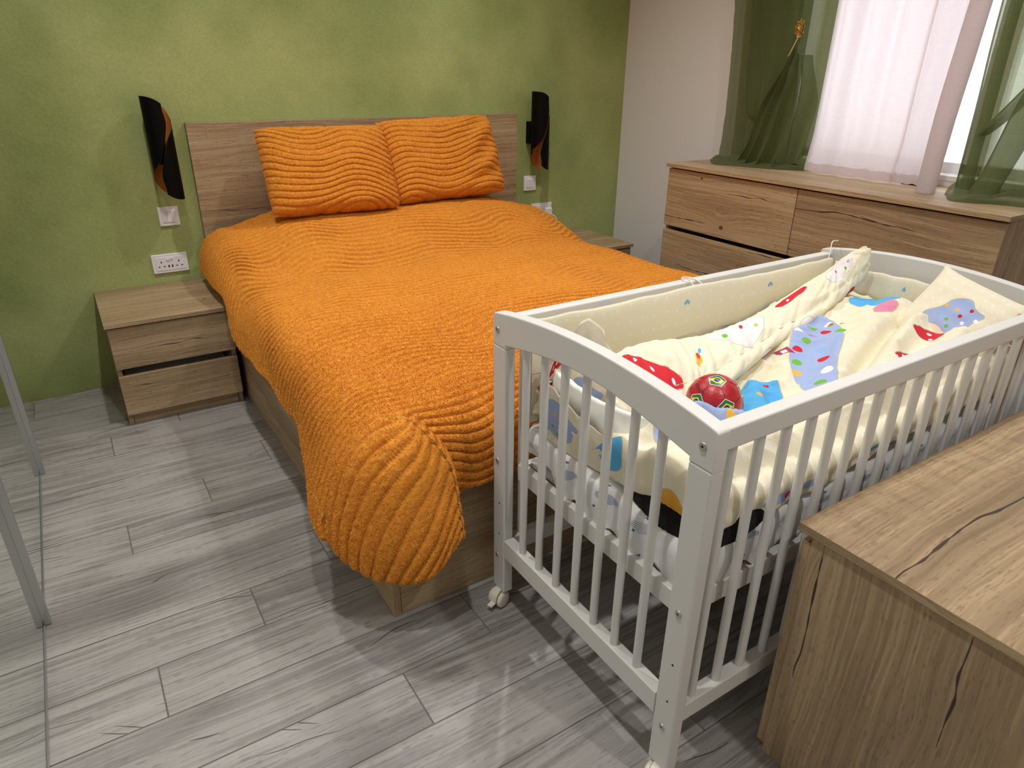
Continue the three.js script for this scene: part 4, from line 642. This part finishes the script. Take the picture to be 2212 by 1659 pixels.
{
  const Y1 = 2.4;
  // green curtain nearest the bed: hanging panel, looped drape, gathered swag, heap on the dresser
  const c = thing('curtain', 'sheer olive green curtain gathered up with a gold flower pin', 'curtain');
  const lz = (y) => poly([[0.855], [0.862], [0.85], [0.84], [0.826], [0.812], [0.79], [0.76]], (y - DT) / (Y1 - DT) * 1)[0];
  part('hanging_panel', grid(120, 110, (s, t) => { const y = lerp(DT + 0.004, Y1, t), z = lerp(lz(y), 1.388, s); const a = s * 5.2 * 6.283 + 1.2 * pn(y * 1.2, s * 2); return [1.575 + 0.018 * Math.sin(a) * (0.5 + 0.5 * t) + 0.012 * pn(s * 5, y * 2, 3), y + 0.003 * Math.sin(s * 60) * (1 - t), z + 0.008 * Math.sin(a + 1) + (s < 0.02 ? 0.004 * pn(y * 20, 1) : 0), s * 0.9, y]; }), M.greenVoile, c);
  part('looped_drape', grid(70, 110, (s, t) => {       // sags in a U and climbs to the pin
    const bottom = 1.115 + 0.85 * Math.pow(Math.abs(s - 0.38), 1.9) * (s < 0.38 ? 5 : 1.05), zb = poly([[0.955], [1.02], [1.06], [1.13], [1.18], [1.235], [1.262]], s)[0], topz = lerp(0.90, 1.26, s), y = lerp(bottom, Y1, t), z = lerp(zb, topz, ss(0, 0.8, t)), curl = Math.exp(-t * 26);
    return [1.518 - 0.035 * Math.exp(-t * 5) * Math.sin(Math.PI * s) + 0.03 * curl + 0.012 * Math.sin(s * 19 + 2 * pn(y * 2, s)), y + 0.01 * curl * curl, z, s * 0.5, y]; }), M.greenVoile, c);
  const G = [1.485, 1.392, 1.273];
  part('gathered_swag', grid(140, 80, (s, t) => {       // narrow at the pin, spreading in folds to the dresser top
    const y = lerp(G[1], DT + 0.004, t), zl = poly([[1.252], [1.21], [1.155], [1.128], [1.108], [1.06]], t)[0], zr = poly([[1.302], [1.325], [1.33], [1.322], [1.30], [1.27]], t)[0], am = lerp(0.010, 0.017, ss(0, 0.3, t)), a = s * 3.2 * 6.283 + 0.9 * pn(t * 2.5, s * 2, 2);
    const hood = 0.035 * Math.exp(-t * 16); return [lerp(1.492, 1.475, t) - am * Math.sin(a) - 0.028 * Math.sin(Math.PI * s) * ss(0, 0.15, t), y + hood * Math.sin(Math.PI * s) - 0.02 * Math.exp(-t * 12) * Math.pow(2 * s - 1, 2), lerp(zl, zr, s) + 0.010 * Math.cos(a) * t, s * 0.6, y]; }), M.greenVoile, c);
  part('side_drape', grid(60, 60, (s, t) => {           // sheer tail at the side of the pin
    const y = lerp(1.40, 0.985, t), z = lerp(lerp(1.29, 1.30, t), poly([[1.33], [1.40], [1.398], [1.392], [1.375]], t)[0], s); return [1.53 - 0.03 * Math.sin(Math.PI * s) * (1 - t) + 0.014 * Math.sin(s * 8 + t * 5), y - 0.10 * s * Math.sin(Math.PI * t), z, s * 0.2, y]; }), M.greenVoile, c);
  part('heap', grid(150, 50, (s, t) => {                // spare length lying on the dresser
    const z = lerp(0.90, 1.385, s), front = poly([[1.46], [1.40], [1.36], [1.375], [1.40], [1.425], [1.455], [1.50], [1.535]], s)[0], x = lerp(1.585, front, t);
    const h = (0.013 + 0.02 * pn(s * 6, t * 2.2, 4) + 0.014 * Math.sin(t * 8 + 5 * pn(s * 3, 2) + s * 11)) * Math.pow(Math.sin(Math.PI * clamp(0.12 + 0.88 * t)), 0.6) * ss(0, 0.08, s + 0.02); return [x, DT + 0.002 + Math.max(0, h), z + 0.01 * Math.sin(t * 7 + s * 9), s * 0.6, t * 0.3]; }, null, true), M.greenVoile, c);

  const w = thing('curtain', 'sheer white linen curtain panel hanging wide in front of the window', 'curtain');
  const whitePanel = (parent, z0, z1, xb, n, ph) => {
    const f = (s, t) => { const y = lerp(DT + 0.006, Y1, t), a = s * n * 6.283 + ph + 0.7 * pn(y * 1.5, s * 2), k = 0.35 + 0.65 * t; return [xb + 0.024 * Math.sin(a) * k + 0.01 * pn(s * 3, y * 2, 8) - 0.02 * (1 - ss(0, 0.12, t)), y + 0.002 * Math.sin(s * 30), lerp(z0, z1, s) + 0.007 * Math.cos(a) * k]; };
    part('panel', grid(90, 90, (s, t) => [...f(s, t), s * 0.6, lerp(DT, Y1, t)]), M.whiteVoile, parent);
    part('hem', grid(90, 6, (s, t) => { const p = f(s, t * 0.024); return [p[0] - 0.0025, p[1], p[2], s * 0.6, t * 0.05]; }), M.whiteVoile, parent);
  };
  whitePanel(w, 1.388, 1.80, 1.555, 3.3, 0.5);
  const w2 = thing('curtain', 'narrow sheer white linen curtain panel beside the rolled white one', 'curtain'); whitePanel(w2, 1.785, 1.965, 1.57, 1.6, 2.0);
  const w3 = thing('curtain', 'white linen curtain bunched into a narrow roll standing on the dresser', 'curtain');
  part('roll', grid(60, 90, (s, t) => { const y = lerp(DT + 0.003, Y1, t), a = s * 5.6, r = lerp(0.036, 0.04, t), x = lerp(1.42, 1.545, ss(0, 0.9, t)), z = lerp(1.995, 1.985, t); return [x - r * Math.sin(a) * 0.8, y, z - r * Math.cos(a) * (1 + 0.1 * pn(y * 3, 2)) + 0.004 * pn(y * 5, s * 3), s * 0.3, y]; }), M.whiteVoile, w3);

  const g = thing('curtain', 'sheer olive green curtain next to the rolled white one, hanging in crossing folds', 'curtain');
  part('hanging_panel', grid(120, 90, (s, t) => { const y = lerp(DT + 0.02, Y1, t), a = s * 4 * 6.283 + pn(y * 1.4, s * 2); return [1.535 + 0.016 * Math.sin(a) + 0.01 * pn(s * 4, y * 2, 5), y, lerp(2.05, 2.62, s) + 0.008 * Math.cos(a), s * 0.8, y]; }), M.greenVoile, g);
  const strip = (rows, n = 40) => grid(20, n, (s, t) => { const [x, y, z, wd] = poly(rows, t), a = (s - 0.5) * 3.6; return [x + 0.03 * (1 - Math.cos(a)) , y, z + wd * Math.sin(a) * 0.52, s * 0.12, y]; });
  part('fold', strip([[1.50, 2.4, 2.08, 0.06], [1.50, 1.6, 2.065, 0.06], [1.49, 1.25, 2.075, 0.055], [1.47, 1.05, 2.085, 0.05], [1.44, 0.94, 2.105, 0.06]]), M.greenVoile, g);
  part('fold', strip([[1.47, 1.30, 2.22, 0.05], [1.47, 1.20, 2.15, 0.045], [1.475, 1.14, 2.10, 0.03]]), M.greenVoile, g);
  part('fold', strip([[1.42, 2.4, 2.36, 0.12], [1.42, 1.5, 2.30, 0.10], [1.42, 1.2, 2.24, 0.09], [1.415, 1.02, 2.20, 0.08], [1.40, 0.945, 2.18, 0.09]]), M.greenVoile, g);
  part('heap', grid(110, 44, (s, t) => { const z = lerp(2.06, 2.40, s), front = poly([[1.44], [1.34], [1.35], [1.40], [1.42], [1.44]], s)[0], x = lerp(1.57, front, t), h = (0.03 + 0.035 * pn(s * 5, t * 2, 9) + 0.02 * Math.sin(s * 8 + t * 4)) * Math.pow(Math.sin(Math.PI * clamp(0.2 + 0.8 * t)), 0.55); return [x, DT + 0.002 + Math.max(0, h), z + 0.01 * Math.sin(t * 6), s * 0.4, t * 0.3]; }, null, true), M.greenVoile, g);

  // gold flower pin
  const p = thing('curtain_pin', 'gold flower pin with a thin stem stuck in the green curtain', 'curtain pin');
  const petal = grid(6, 8, (s, t) => { const a = (s - 0.5) * 2; return [a * 0.0045 * Math.sin(Math.PI * (0.1 + 0.85 * t)), t * 0.014, 0.003 * a * a + 0.004 * t * t]; });
  const pet = []; for (let ring = 0; ring < 4; ring++) for (let k = 0; k < 9 - ring; k++) { const q = petal.clone(); q.scale(1, 1 - ring * 0.15, 1); q.rotateX(0.2 + ring * 0.32); q.translate(0, 0.002, 0); q.rotateZ(k / (9 - ring) * 6.283 + ring); q.translate(0, 0, ring * 0.002); pet.push(q); }
  const fl = mergeGeometries(pet); fl.scale(1.6, 2.5, 1.3); fl.rotateY(-Math.PI / 2); fl.translate(1.478, 1.50, 1.298); part('flower', fl, M.gold, p);
  part('stem', tube([[1.478, 1.475, 1.293], [1.47, 1.44, 1.283], [1.462, 1.395, 1.268]], 0.0022, 16, 8), M.gold, p);
  single('black_box', at(new RoundedBoxGeometry(0.05, 0.018, 0.09, 3, 0.004), 1.60, DT + 0.0095, 1.86), M.black, 'small black object on the dresser behind the white curtain hem', 'box');
}
renderer.render(scene, camera);
